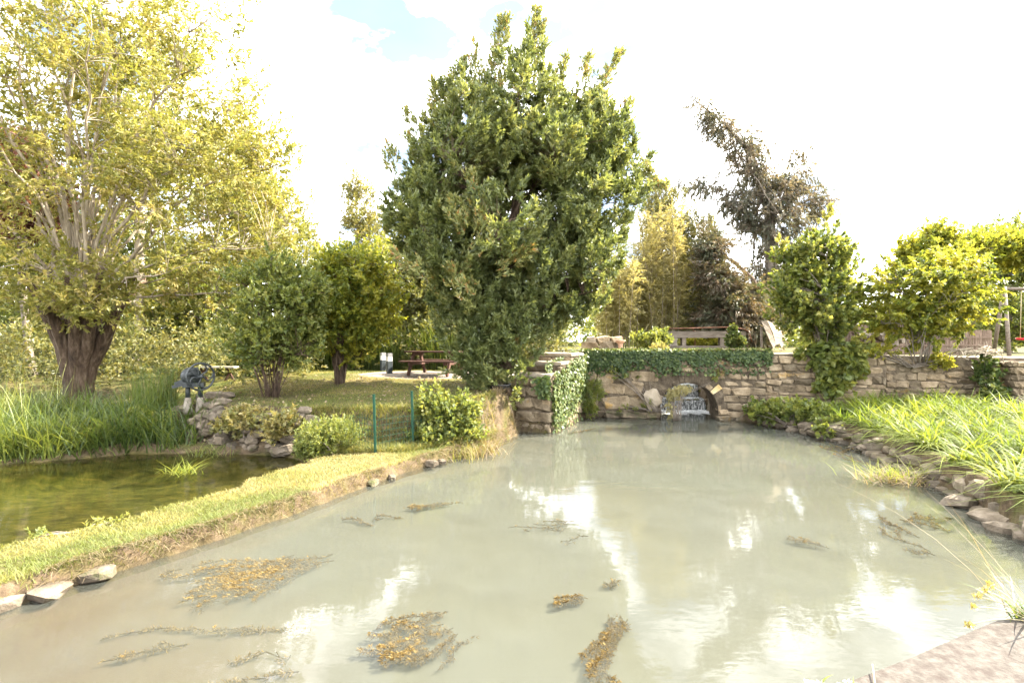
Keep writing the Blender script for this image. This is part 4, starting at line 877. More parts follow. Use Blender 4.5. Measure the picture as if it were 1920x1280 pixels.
# terrace: terracotta pedestal
b = P(1163, 656, 18.6); b[2] = gz(b[0], b[1]); t = thing('terracotta_pedestal', 'small terracotta birdbath pedestal on the terrace above the ivy', 'pedestal', tuple(b))
MB().lathe(b, [(.13, 0), (.13, .05), (.09, .09), (.075, .22), (.085, .30), (.10, .33)], 18).obj('stem', M['terracotta'], t, True); MB().lathe(b+UP*.331, [(.10, 0), (.15, .05), (.19, .10), (.19, .13), (.15, .12), (.05, .08)], 18).obj('basin', M['terracotta'], t, True)
# stone blocks behind the steps
sb = thing('block_wall', 'low wall of big squared stone blocks behind the pedestal', 'wall', tuple(P(1130, 655, 20.0)*[1, 1, 0]+[0, 0, 2.1]))
for i, (px, py, w, hh) in enumerate(((1106, 649, 30, 15), (1140, 649, 34, 15), (1108, 638, 16, 12), (1128, 637, 24, 13), (1154, 637, 24, 13))):
    q = P(px, py, 20.0); k = 20/960; put_stone(sb, STONES[i] if i != 2 else stone_mesh('pale_block', 195, M['stone_pale']), (q[0], q[1], q[2]), (w*k*.97, .42, hh*k), .05*(i-2), name='block')
# old timber sluice
sl_ = thing('timber_sluice', 'weathered timber sluice frame with a rusty rail over the channel', 'sluice', (7.5, 21.0, 2.1)); Ys = 21.0
q0, q1 = P(1244, 627, Ys), P(1396, 627, Ys)
MB().box((q0+q1)/2, (q1[0]-q0[0], .28, .27)).obj('top_beam', M['wood_grey'], sl_)
MB().box((P(1255, 651, Ys)+P(1390, 651, Ys))/2+np.array([0, -.1, 0]), (2.9, .22, .14)).obj('bottom_beam', M['wood_grey'], sl_)
for px, w in ((1261, .30), (1281, .16), (1352, .16), (1388, .26)):
    a = P(px, 633, Ys); MB().box((a[0], a[1], (a[2]+2.02)/2), (w, .24, a[2]-2.02)).obj('post', M['wood_grey'] if w < .2 else M['concrete'], sl_)
MB().tube([P(1303, 620, Ys), P(1303, 656, Ys)], .022, 8).obj('gate_rod', M['rust_iron'], sl_, True)
MB().tube([P(1246, 616, Ys-.2), P(1300, 615, Ys-.2), P(1368, 613, Ys-.2), P(1396, 617, Ys-.2), P(1404, 622, Ys-.2), P(1410, 640, Ys-.2)], .022, 8).obj('rail', M['rust_iron'], sl_, True)
for px in (1250, 1300, 1362): MB().tube([P(px, 615.5, Ys-.2), P(px, 622, Ys-.12)], .015, 6).obj('rail_bracket', M['rust_iron'], sl_, True)
# tipped wooden trough
bt = thing('wooden_trough', 'pale wooden trough tipped on its side at the edge of the terrace', 'trough', tuple(P(1460, 655, 18.0)))
k = 18.0/960
def pt_(px, py, dy=0): return P(px, py, 18.0)+np.array([0, dy, 0])
e0 = [pt_(1428, 603), pt_(1441, 600, .1), pt_(1462, 646, .25), pt_(1450, 653)]                    # near end panel
top = [pt_(1441, 600, .1), pt_(1483, 612, .75), pt_(1489, 626, .8), pt_(1455, 624, .2)]; low = [pt_(1455, 624, .2), pt_(1489, 626, .8), pt_(1490, 643, .85), pt_(1462, 646, .25)]
def panel(pts, th, nm, mat, n=1, gap=.012):
    pts = np.array(pts); nn = nrm(np.cross(pts[1]-pts[0], pts[3]-pts[0]))*th
    for i in range(n):
        a, c = i/n+(gap if i else 0), (i+1)/n; q = [lerp(pts[0], pts[3], a), lerp(pts[1], pts[2], a), lerp(pts[1], pts[2], c), lerp(pts[0], pts[3], c)]
        V = np.array(q+[x+nn for x in q]); o = build(nm, V, [(0, 1, 2, 3), (7, 6, 5, 4), (0, 4, 5, 1), (1, 5, 6, 2), (2, 6, 7, 3), (3, 7, 4, 0)], mat, bt)
        bm = bmesh.new(); bm.from_mesh(o.data); bmesh.ops.recalc_face_normals(bm, faces=bm.faces[:]); bm.to_mesh(o.data); bm.free()
panel(e0, .03, 'end_board', M['wood_grey'], 3); panel([top[0], top[1], top[2], top[3]], .03, 'bottom_plank', M['wood_pale'], 3); panel(low, .03, 'side_plank', M['wood_pale'], 3)  # bottom and side planks paler than the end boards
panel([x+np.array([.62, .62, 0]) for x in e0], .03, 'end_board', M['wood_grey'], 1)
MB().bar(pt_(1436, 653, .3), pt_(1435, 612, .3), .06, .06).obj('prop', M['wood_grey'], bt)
# brushwood screen and log pile
sc = thing('brushwood_screen', 'brown brushwood screen fence along the back of the terrace', 'fence', tuple(P(1700, 652, 19.6))); x0, x1 = P(1560, 0, 19.6)[0], P(1860, 0, 19.6)[0]; npan = 5; r_ = np.random.default_rng(15)
for k in range(npan):
    a, c = lerp(x0, x1, k/npan), lerp(x0, x1, (k+1)/npan); mb = MB(); s = a
    while s < c-.02:
        w = r_.uniform(.025, .05); hh = 1.08+.10*r_.random()-.22*(k > 2); mb.box((s+w/2, 19.6+r_.normal()*.012, 2.0+hh/2), (w*.9, .025, hh)); s += w
    o = mb.obj('screen_panel', M['screen'], sc); o['kind'] = 'stuff'
    for z in (2.35, 2.85-.2*(k > 2)): MB().bar((a, 19.57, z), (c-.02, 19.57, z), .03, .04).obj('rail', M['screen'], sc)
    MB().box((a, 19.66, 2.55), (.09, .09, 1.2)).obj('post', M['wood_grey'], sc)
lp = thing('log_pile', 'stack of split firewood logs against the brushwood screen', 'log pile', tuple(P(1640, 652, 18.9)))
for i in range(34):
    row = i//9; q = P(1606+(i % 9)*8.6+(row % 2)*4+r_.normal()*1.0, 648-row*7.5+r_.normal()*.8, 18.9); rd = .065+.03*r_.random()
    a = np.array([r_.normal()*.10, .30, r_.normal()*.05]); MB().tube([q-a, q+a], rd, 7).obj('log', M['bark_grey'] if i % 3 else M['bark'], lp)
# swing
sw = thing('swing_frame', 'timber A-frame swing with a rope-hung red seat at the right edge', 'swing', tuple(P(1882, 652, 17.6))); Yw = 17.6
ap = P(1884, 541, Yw); bmr = ap+np.array([3.4, .5, 0]); zt = 1.95
for A0 in (ap, bmr):
    MB().tube([np.array([A0[0]-.38, Yw+(A0[1]-Yw)-.55, zt]), A0+[0, 0, .06]], [.062, .05], 10).obj('leg', M['wood_grey'], sw, True); MB().tube([np.array([A0[0]+.16, A0[1]+.6, zt]), A0+[.0, .03, .06]], [.062, .055], 10).obj('leg', M['wood_grey'], sw, True)
MB().tube([ap-[.45, .06, 0], bmr+[.3, .04, 0]], .05, 10).obj('crossbeam', M['wood_grey'], sw, True)
c0 = ap+np.array([.85, .12, 0]); seat = MB().lathe(c0+np.array([-.04, 0, -1.78]), [(.05, 0), (.20, .01), (.24, .05), (.24, .09), (.18, .06), (.04, .04)], 18).obj('seat', M['red'], sw, True)
for s in (-.16, .16): MB().tube([c0+[s, 0, 0], c0+[s-.04, 0, -1.68]], .010, 6).obj('rope', M['rope'], sw, True)
# brushwood heap on the wall
hp = thing('twig_heap', 'small heap of dry dead twigs lying on the wall beside the swing', 'twigs', tuple(P(1832, 664, 14.6))); mb = MB(); b = P(1832, 661, 14.6)
for i in range(70):
    q = b+r_.normal(size=3)*[.36, .18, .05]; a = nrm(np.array([r_.normal(), r_.normal()*.6, r_.normal()*.22]))*.28; mb.tube([q-a, q+[0, 0, .03], q+a], [.012, .010, .004], 5)
mb.obj('twigs', M['bark_pale'], hp, True)

# ------------------------------------------------------------------ ivy, bushes, beds
def cling(n, s0, s1, z0, z1, frame, seed, L=.085, W=.08, dens=None, depth=.12, tint=.0, tv=.5, mat='ivy'):
    """Leaves that hug a face: frame(s, off) gives the plan point, leaves face outwards and hang."""
    r = np.random.default_rng(seed); s = s0+(s1-s0)*r.random(n); z = z0+(z1-z0)*r.random(n)
    if dens is not None: k = r.random(n) < dens(s, z); s, z = s[k], z[k]
    off = .04+depth*r.random(len(s)); p = frame(s, off); pts = np.stack([p[0], p[1], z], 1); nn = frame(s*0+1, off*0+1); n0 = frame(s*0+1, off*0)
    nv_ = nrm(np.stack([nn[0]-n0[0], nn[1]-n0[1], np.full(len(s), .35)], 1)+r.normal(0, .35, (len(s), 3)))
    ld = nrm(np.array([[0, 0, -.9]])+r.normal(0, .55, (len(s), 3))); ld = nrm(ld-nv_*np.sum(ld*nv_, 1, keepdims=True)); sdv = np.cross(ld, nv_)
    Lk = L*(.6+.8*r.random((len(s), 1))); Wk = W*Lk/L
    V = np.stack([pts, pts+ld*Lk*.35+sdv*Wk*.5, pts+ld*Lk-nv_*Lk*.1, pts+ld*Lk*.35-sdv*Wk*.5], 1).reshape(-1, 3)
    return V, np.repeat(np.clip(tint+tv*r.random(len(s))+.25*(r.random(len(s)) > .9), 0, 1), 4)
def fw(s, off): return W0[0]+WU[0]*s+WN[0]*off, W0[1]+WU[1]*s+WN[1]*off
def fp(s, off): 
    u = (C_-B_)/np.linalg.norm(C_-B_); return B_[0]+u[0]*s+sn[0]*off, B_[1]+u[1]*s+sn[1]*off
def ff(s, off):
    u = (B_-A_)/np.linalg.norm(B_-A_); return A_[0]+u[0]*s+fn[0]*off, A_[1]+u[1]*s+fn[1]*off
def top_leaves(n, s0, s1, seed, z, back=.35, L=.085, tint=.25):
    r = np.random.default_rng(seed); s = s0+(s1-s0)*r.random(n); off = .14-back*r.random(n); p = fw(s, off); pts = np.stack([p[0], p[1], z(s)+.09*r.random(n)], 1)
    return leaf_cards(pts, nrm(r.normal(size=(n, 3))*.5+UP), .03, 1, L, L*.9, 1.0, 0, tint+.35*r.random(n), seed=seed)
hang = lambda s: .42+.10*np.sin(s*2.3)+.12*np.sin(s*5.1+1)+.08*np.sin(s*11)
parts = [cling(9500, 0, 3.1, 1.3, 2.2, fw, 401, dens=lambda s, z: np.where(z > 2.16-hang(s)*.98, 1.0, np.where(z > 2.1-hang(s)*.98-.22, .12, 0))),
         cling(6500, 3.0, 5.9, 1.45, 2.2, fw, 402, dens=lambda s, z: np.where(z > 2.14-hang(s)*.62, .95, .05)), top_leaves(2600, -.05, 5.9, 403, lambda s: 2.12+0*s)]
V = np.concatenate([p_[0] for p_ in parts]); T = np.concatenate([p_[1] for p_ in parts]); t = thing('bridge_ivy', 'thick curtain of dark ivy hanging over the top of the bridge wall', 'ivy', tuple(wall_pt(1.5))+(1.7,))
build('leaves', V, quads(V), M['ivy'], t, False, {'tint': T})
parts = [cling(7000, 0, 3.3, .05, 2.1, fp, 411, tint=.25, dens=lambda s, z: np.clip(1.15-.9*np.abs(z-(.75+.35*s))/1.0, .05, 1)*(z < 1.6+.17*s)), cling(700, .45, 1.05, .95, 1.55, ff, 412, tint=.1, dens=lambda s, z: np.clip((s-.4)*1.6-(1.55-z)*.6, 0, 1)),
         cling(1500, .3, 3.3, 1.5, 2.25, lambda s, off: fp(s, off-.35), 413, tint=.2, dens=lambda s, z: np.where(np.abs(z-(1.58+.16*s)) < .22, .9, 0))]
V = np.concatenate([p_[0] for p_ in parts]); T = np.concatenate([p_[1] for p_ in parts]); t = thing('pier_ivy', 'sunlit pale ivy covering the right flank of the stepped pier', 'ivy', (1.4, 15, .1)); build('leaves', V, quads(V), M['ivy'], t, False, {'tint': T})

def bush(name, label, envs, leaf, seed, clumps=60, cr=.16, sprigs=6, leaves=9, slen=.18, L=.08, W=.05, tint=0, tv=.5, up=.6, out=.6, shell=.3, droop=.1, cat='bush', group=None, ang=.8):
    r = np.random.default_rng(seed); C, U, K = env_sample(envs, clumps, shell, r); zb = min(e[2]-e[5] for e in envs); c = np.mean([e[:3] for e in envs], 0)
    t = thing(name, label, cat, (c[0], c[1], zb), group); st = np.repeat(C, sprigs, 0)+r.normal(size=(clumps*sprigs, 3))*cr*.6; dr = nrm(np.repeat(U, sprigs, 0)*out+UP*up+r.normal(size=st.shape)*.35)
    V, T = leaf_cards(st-dr*slen*.5, dr, slen, leaves, L, W, ang, droop, np.repeat(tint+tv*r.random(clumps), sprigs), seed=seed+3); build('foliage', V, quads(V), M[leaf], t, False, {'tint': T})
    mb = MB(); base = np.array([c[0], c[1], zb])
    for i in range(min(clumps, 26)): q = base+r.normal(size=3)*[.08, .08, 0]; mb.tube(bez(q, (q+C[i])/2+UP*.1, C[i], 5), np.linspace(.014, .004, 5), 5)
    mb.obj('stems', M['bark_grey'], t, True); return t
bush('ivy_stump', 'small rounded dark ivy bush with a shoot standing beside the sluice', [E(1377, 640, 18.9, 17, 17, .3), E(1374, 618, 18.9, 6, 10, .1)], 'ivy', 501, 60, .08, 6, 9, .12, .09, .08, .1, .5)
bush('mound_bush', 'low rounded pale green cushion plant on the terrace', [E(1234, 653, 18.4, 16, 8, .3)], 'bamboo', 502, 40, .06, 6, 9, .1, .07, .03)
bush('hydrangea_bush', 'leafy green bush left of the timber sluice', [E(1210, 640, 19.8, 26, 14, .4), E(1238, 632, 20.3, 20, 14, .4)], 'green', 503, 70, .12, 6, 9, .16, .12, .07, .1, .4)
bush('sluice_plant', 'bright green leafy plants growing inside the sluice frame', [E(1300, 645, 21.8, 22, 9, .4), E(1335, 642, 21.8, 20, 11, .4)], 'bright', 504, 60, .12, 6, 8, .15, .12, .07, .3, .4)
bush('fence_shrub', 'leafy pale green shrub growing through the wire fence beside the pond', [E(830, 800, 11.6, 62, 48, .55), E(815, 765, 11.7, 40, 38, .45), E(870, 770, 11.8, 40, 30, .4), E(795, 825, 11.3, 28, 26, .3), E(880, 815, 11.6, 26, 30, .3)], 'green', 505, 210, .14, 6, 8, .2, .085, .06, .05, .45, cat='shrub')
bush('small_bush', 'dense fine-leaved green bush at the end of the small pond', [E(600, 822, 10.5, 42, 32, .45), E(640, 812, 10.7, 36, 26, .4), E(580, 840, 10.3, 24, 18, .3)], 'green', 506, 190, .12, 7, 9, .16, .06, .022, .08, .4)
bush('wall_creeper', 'big-leaved climbing plant hanging down the wall under the upright shrub', [E(1575, 690, 15.75, 38, 34, .25), E(1545, 665, 15.9, 50, 20, .3), E(1600, 665, 15.7, 32, 24, .25), E(1560, 725, 15.6, 22, 14, .2)], 'green', 507, 130, .14, 5, 6, .2, .17, .15, .0, .5, up=.2, out=.9, droop=.4, cat='climber')
bush('corner_creeper', 'dark ivy creeper in the recess of the wall beside the projecting corner', [E(1850, 700, 14.75, 14, 34, .15), E(1862, 742, 14.5, 22, 14, .2)], 'ivy', 508, 60, .1, 5, 7, .14, .11, .10, .05, .4, cat='climber')
bush('wall_tuft', 'yellow-leaved tuft on top of the wall beneath the mounded shrub', [E(1765, 678, 15.2, 26, 12, .2), E(1650, 660, 15.6, 40, 8, .2)], 'bright', 509, 60, .08, 5, 7, .13, .085, .05, .3, .5, cat='climber')
bush('bank_herbs', 'low dark green leafy herbs at the foot of the bridge by the water', [E(1450, 772, 15.2, 46, 18, .5), E(1510, 775, 14.4, 44, 20, .6), E(1420, 770, 15.7, 22, 14, .3), E(1555, 800, 13.2, 24, 16, .3)], 'green', 510, 150, .14, 5, 8, .18, .11, .08, .0, .4, cat='plants')
bush('pier_fern', 'green fern-like plant in the corner between pier and bridge', [E(1112, 735, 16.8, 16, 22, .2), E(1105, 765, 16.6, 12, 12, .2)], 'green', 511, 46, .1, 5, 8, .2, .13, .03, .1, .4, cat='plant')
bush('arch_drape', 'pale yellow-green plant dripping from the left springing of the arch', [E(1264, 738, 16.3, 12, 14, .12), E(1257, 765, 16.3, 5, 24, .08), E(1278, 728, 16.3, 14, 8, .1)], 'bamboo', 512, 60, .06, 5, 8, .14, .085, .022, .35, .4, up=-.5, out=.3, droop=.8, cat='plant')
bush('wall_weeds', 'small green weeds rooted in the joints of the bridge wall', [E(1180, 765, 16.75, 40, 6, .1), E(1215, 757, 16.7, 12, 14, .1), E(1175, 700, 16.8, 50, 14, .06), E(1350, 705, 16.35, 14, 10, .08)], 'green', 513, 46, .05, 4, 6, .12, .07, .03, .2, .4, cat='weeds')
bush('arch_weeds', 'green plants hanging over the upper step of the cascade', [E(1330, 738, 19.0, 20, 8, .2)], 'green', 514, 24, .08, 5, 7, .12, .09, .05, .2, .4, cat='plants')
bush('bank_brambles', 'reddish and yellowing brambles trailing over the rubble bank', [E(470, 790, 11.5, 48, 22, .35), E(530, 800, 11.05, 36, 22, .35), E(430, 800, 11.8, 26, 18, .3)], 'olive', 515, 190, .14, 5, 7, .2, .085, .055, .2, .6, cat='brambles')
bush('bank_herb', 'small leafy herb on the small pond side of the grassy dike', [E(190, 990, 6.4, 28, 14, .15), E(75, 1000, 6.0, 14, 12, .1), E(225, 975, 6.5, 12, 16, .1)], 'green', 516, 22, .05, 4, 8, .12, .05, .018, .2, .5, cat='plant')
# low plants under the reeds
bush('water_mint', 'bright green leafy marsh plants at the water edge under the reeds', [E(265, 800, 12.0, 50, 26, .5), E(190, 812, 11.5, 40, 18, .5)], 'green', 517, 150, .14, 5, 8, .2, .12, .035, .15, .45, cat='plants')
# ------------------------------------------------------------------ grass, reeds, day lilies
def scatter(n, x0, x1, y0, y1, seed):
    r = np.random.default_rng(seed); return r.uniform(x0, x1, n), r.uniform(y0, y1, n), r
def stuff(name, label, cat, V, F, T, mat): return tag(build(name, V, F, M[mat], None, False, {'tint': T}, loc=(0, 0, 0)), label, cat, kind='stuff')
# dike turf
x, y, r = scatter(260000, -9, 1, 3.2, 12.8, 601); h, i1, i2, d1, d2, lm = ground(x, y, True)
k = (~i1) & (~i2) & (h > .035) & (lm < .5) & (d1 < 2.6) & (r.random(len(x)) < np.clip(1.3-.075*(y-3), .25, 1)); k &= (vnoise(x, y, 2.2, 8)+vnoise(x, y, .7, 9)*.5 > -.75)
x, y, h, d1 = x[k], y[k], h[k], d1[k]; dry = sstep(-.6, .35, vnoise(x, y, .9, 21)*.9+vnoise(x, y, 3.1, 22)*.4+.25*sstep(.35, .8, d1)-.15)
V, F, T = blades(np.stack([x, y, h-.01], 1), (.028+.045*r.random(len(x))*(1.5-dry*.8))*np.where(d1 < .16, 1.9, 1.0), .0075, .5, .5, 2, .10+.70*dry+.25*r.random(len(x)), 602)
stuff('dike_turf', 'short sunlit turf, part green and part dried, along the dike between the ponds', 'grass', V, F, T, 'grass'); print('turf', len(x))
# dry roots and straw along the dike's water edge
x, y, r = scatter(240000, -7.5, .3, 3.0, 13.4, 603); h, i1, i2, d1, d2, lm = ground(x, y, True); k = (~i1) & (d1 < .13) & (vnoise(x, y, 2.0, 31) > -.35); x, y, h, d1 = x[k], y[k], h[k], d1[k]
e = .05; gxn = (dist(POND_D, x+e, y)-dist(POND_D, x-e, y)); gyn = (dist(POND_D, x, y+e)-dist(POND_D, x, y-e)); az = np.arctan2(-gyn, -gxn)+r.normal(0, .7, len(x))
V, F, T = blades(np.stack([x, y, h+.01], 1), .07+.09*r.random(len(x)), .006, .8, 1.0, 3, .1+.8*r.random(len(x)), 604, az)
stuff('bank_straw', 'dry straw and roots hanging over the pond edge of the dike', 'dry grass', V, F, T, 'straw'); print('straw', len(x))
# lawn
x, y, r = scatter(110000, -9.5, .6, 11.2, 20, 605); h, i1, i2, d1, d2, lm = ground(x, y, True); k = (lm > .6) & (~i1) & (np.hypot((x+2.4)/2.6, (y-17.6)/1.25) > 1.1); x, y, h = x[k], y[k], h[k]
dry = sstep(-.3, .6, vnoise(x, y, .6, 23)+.4*vnoise(x, y, 2.7, 24)); V, F, T = blades(np.stack([x, y, h-.01], 1), .03+.035*r.random(len(x)), .010, .5, .4, 1, .15+.5*dry+.25*r.random(len(x)), 606)
stuff('lawn_grass', 'mown lawn grass with fallen leaves between the shrubs and the picnic table', 'grass', V, F, T, 'grass')
# fallen leaves on the lawn
x, y, r = scatter(1100, -9, .2, 11.6, 17, 607); h = ground(x, y); V, T = leaf_cards(np.stack([x, y, h+.025], 1), nrm(r.normal(size=(len(x), 3))*.3+UP), .01, 1, .065, .045, 1.3, 0, .0+.4*r.random(len(x)), seed=608)
stuff('fallen_leaves', 'scattered dry fallen leaves on the shaded lawn', 'leaves', V, quads(V), T, 'straw')
# reeds at the small pond
x, y, r = scatter(30000, -17, -6.9, 9.2, 14.2, 611); h, i1, i2, d1, d2, lm = ground(x, y, True)
f = np.where(i2, .0, 1.0)*np.clip(1.1-.16*(y-10.2), .12, 1)*np.where(x > -8.2, np.where(y > 12.6, .25, .55), 1)*(vnoise(x, y, 1.4, 33) > -.5); k = (r.random(len(x)) < f) & (x < -7.1) & (y < 13.3+.2*vnoise(x, y, 1, 3)); k &= ~((x > -8.6) & (y > 12.2)); x, y, h = x[k], y[k], h[k]
tl = .55+.55*r.random(len(x))*(1+.5*vnoise(x, y, .8, 35)); V, F, T = blades(np.stack([x, y, h-.03], 1), np.clip(tl*(.6+.7*r.random(len(x))), .25, 1.45), .026, .28, .42, 3, .05+.5*r.random(len(x))+.3*sstep(-10, -14, x)+.25*vnoise(x, y, 1.1, 36), 612)  # tint rises to the left: yellow sunlight there put into the colour
stuff('reed_bed', 'thick bed of green reeds and rushes along the far bank of the small pond', 'reeds', V, F, T, 'reed'); print('reeds', len(x))
x, y, r = scatter(420, -9.3, -8.5, 12.0, 13.1, 613); h = ground(x, y); V, F, T = blades(np.stack([x, y, h-.03], 1), 1.0+.7*r.random(len(x)), .016, .08, .10, 3, .1+.45*r.random(len(x)), 614)
stuff('tall_rushes', 'stand of tall dark upright rushes just left of the hand pump', 'rushes', V, F, T, 'reed')
x, y, r = scatter(70, -13.4, -10.8, 11.2, 12.6, 615); h = ground(x, y); V, F, T = blades(np.stack([x, y, h], 1), 1.4+.6*r.random(len(x)), .02, .10, .12, 4, .5+.3*r.random(len(x)), 616)
stuff('tall_reed_stalks', 'few tall pale reed stalks rising above the reed bed', 'reeds', V, F, T, 'reed')
# reeds behind the lawn
x, y, r = scatter(5200, -11.8, -2.2, 19.6, 21.2, 617); h = ground(x, y); V, F, T = blades(np.stack([x, y, h], 1), 1.1+1.2*r.random(len(x)), .026, .12, .22, 3, .05+.5*r.random(len(x)), 618)
stuff('far_reeds', 'tall dark green reeds along the back edge of the lawn', 'reeds', V, F, T, 'reed')
# day lilies on the right bank
r = np.random.default_rng(621); cx = r.uniform(7.0, 15.5, 2400); cy_ = r.uniform(4.8, 15.3, 2400); h, i1, i2, d1, d2, lm = ground(cx, cy_, True); k = (~i1) & (d1 > .24) & (cy_ < wall_y(cx)-.75) & ~((cy_ > 13.2) & (cx < 9.0)) & (cx > 6.6+.0*cy_)
k &= ~((cx > 12.6) & (cy_ > 12.9)); cx, cy_, h = cx[k], cy_[k], h[k]; keep = []
for i in range(len(cx)):
    if all((cx[i]-cx[j])**2+(cy_[i]-cy_[j])**2 > .15 for j in keep): keep.append(i)
cx, cy_, h = cx[keep], cy_[keep], h[keep]; nb = 84; px_ = np.repeat(cx, nb)+r.normal(0, .085, len(cx)*nb); py_ = np.repeat(cy_, nb)+r.normal(0, .085, len(cx)*nb)
V, F, T = blades(np.stack([px_, py_, np.repeat(h, nb)], 1), (.36+.36*r.random(len(px_)))*np.repeat(.8+.4*r.random(len(cx)), nb), .034, .42, 1.05, 4, np.repeat(.0+.35*r.random(len(cx)), nb)+.35*r.random(len(px_)), 622, twist=.4)
stuff('day_lily_bed', 'lush arching strap leaves of a day lily bed on the right bank', 'day lilies', V, F, T, 'lily'); print('lily clumps', len(cx), len(px_))
# dry grass tufts at the end of the dike
r = np.random.default_rng(631); n = 1500; q = np.array([P(893, 825, 11.75)[0], 11.75]); px_ = q[0]+r.normal(0, .22, n); py_ = q[1]+r.normal(0, .38, n); h = ground(px_, py_)
V, F, T = blades(np.stack([px_, py_, np.maximum(h, .0)], 1), .16+.30*r.random(n), .010, .4, .6, 3, .15+.8*r.random(n), 632); stuff('straw_tuft', 'yellow dry grass tuft at the pond end of the dike beside the plinth', 'dry grass', V, F, T, 'straw')
n = 900; px_ = q[0]-.2+r.normal(0, .25, n); py_ = q[1]-.2+r.normal(0, .35, n); h = ground(px_, py_); V, F, T = blades(np.stack([px_, py_, np.maximum(h, 0)], 1), .2+.3*r.random(n), .012, .3, .5, 3, .3+.5*r.random(n), 633); stuff('green_tuft', 'fresh yellow-green grass mixed into the dry tuft on the dike', 'grass', V, F, T, 'grass')
n = 26; px_ = q[0]+.05+r.normal(0, .25, n); py_ = q[1]+.3+r.normal(0, .2, n); V, F, T = blades(np.stack([px_, py_, np.full(n, .4)], 1), .75+.35*r.random(n), .016, .22, .12, 4, .5+.4*r.random(n), 634); stuff('straw_stalks', 'tall dry seed stalks standing beside the black bowl', 'dry grass', V, F, T, 'straw')
n = 1500; px_ = r.uniform(-.5, 1.0, n); py_ = np.where(px_ < .1, 13.6, 13.9)+r.normal(0, .18, n); h = np.maximum(ground(px_, py_), 0); k = (~inside(POND_D, px_, py_)); V, F, T = blades(np.stack([px_, py_, h], 1)[k], .12+.22*r.random(k.sum()), .008, .4, .7, 3, .1+.7*r.random(k.sum()), 635)
stuff('pier_foot_grass', 'dry trailing grass at the foot of the stepped pier', 'dry grass', V, F, T, 'straw')
# slope below the fence
n = 16000; x = r.uniform(-4.6, -.4, n); ye = np.interp(x, LE_X, LE_Y); y = ye-.9+1.2*r.random(n); h, i1, i2, d1, d2, lm = ground(x, y, True); k = ~i1 & ~i2; V, F, T = blades(np.stack([x, y, h], 1)[k], .08+.16*r.random(k.sum()), .010, .4, .6, 2, .05+.8*r.random(k.sum()), 636)
stuff('slope_grass', 'rough grass on the slope below the lawn around the wire fence', 'grass', V, F, T, 'grass')
# grass floating in the small pond and at the right bank
def tuft(name, label, cx, cy2, n, L, sp, mat, seed, z=.0, lean=.8, tint=.3):
    r = np.random.default_rng(seed); V, F, T = blades(np.stack([cx+r.normal(0, sp, n), cy2+r.normal(0, sp*.7, n), np.full(n, z)], 1), L*(.5+.8*r.random(n)), .012, lean, .6, 3, tint+.5*r.random(n), seed+1)
    t = thing(name, label, 'grass tuft', (cx, cy2, z)); build('blades', V, F, M[mat], t, False, {'tint': T})
q = P(345, 880, 9.6); tuft('water_grass', 'bright grass tuft standing in the middle of the small pond', q[0], 9.6, 90, .26, .16, 'lily', 641, .03, .9)
q = P(300, 830, 11.4); tuft('water_grass', 'small reed tuft at the far edge of the small pond below the pump', P(400, 832, 11.3)[0], 11.2, 110, .35, .25, 'reed', 643, .03, .4)
q = P(1690, 895, 9.1); tuft('floating_grass', 'matted clump of yellow cut grass floating off the right bank', q[0]-.1, 9.1, 230, .26, .26, 'straw', 645, .01, 1.3, .3); tuft('floating_grass', 'green blades sprouting from the floating grass mat', q[0], 9.2, 150, .4, .25, 'lily', 647, .02, .7, .3)

# ------------------------------------------------------------------ water weed
def weed(label, strands, seed, dens=85, L=.034, W=.010, depth=.028, wig=.07):
    """Strands of feathery pond weed, each given as start, end (x, y); they bob at the surface."""
    r = np.random.default_rng(seed); st, dr, ti = [], [], []; mb = MB()
    c = np.mean([np.mean(s, 0) for s in strands], 0); t = thing('water_weed', label, 'water weed', (c[0], c[1], -.06), 'trailing water weed in the large pond')
    full = list(strands)
    for a, b in strands:
        a, b = np.array(a), np.array(b); v = b-a
        for q in range(int(r.integers(1, 3))): u0 = r.uniform(.1, .7); an = r.normal()*.28; s_ = a+v*u0; e_ = s_+np.array([v[0]*math.cos(an)-v[1]*math.sin(an), v[0]*math.sin(an)+v[1]*math.cos(an)])*r.uniform(.18, .4); full.append((s_, e_))
    for a, b in full:
        a, b = np.array(a), np.array(b); ln = np.linalg.norm(b-a); k = max(5, int(ln/.1)); u = np.linspace(0, 1, k); pn = np.array([-(b-a)[1], (b-a)[0]])/ln
        ph = r.uniform(0, 6.28); off = wig*np.sin(u*4.5*max(1, ln)+ph)*u**.5+.02*r.normal(size=k); zc = -.003-.9*depth*(.25+.75*np.abs(np.sin(u*3.0+ph)))*(1.25-u*.7)
        q = np.concatenate([a+(b-a)*u[:, None]+pn*off[:, None], zc[:, None]], 1); mb.tube(q, .005, 4, cap=False)
        nn_ = int(dens*1.0*ln); w = r.beta(1.3, 1.3, nn_); p = np.stack([np.interp(w, u, q[:, i]) for i in range(3)], 1); d2_ = nrm(np.append(b-a, 0)); st.append(p); dr.append(nrm(d2_+r.normal(size=(nn_, 3))*[.55, .55, .2])); ti.append(np.clip(.55*r.random(nn_)+.15*np.sin(w*30), 0, .6))
    st, dr, ti = np.concatenate(st), np.concatenate(dr), np.concatenate(ti); V, T = leaf_cards(st, dr, .035, 7, L*1.05, W*.75, .75, 0, ti, seed=seed); V[:, 2] = np.minimum(V[:, 2]*.9, .012); build('fronds', V, quads(V), M['weed'], t, False, {'tint': T}); mb.obj('stems', M['weed'], t)
def W2(px, py): d = EYE*960/(py-640); return ((px-960)/960*d, d)
r = np.random.default_rng(650); S = []
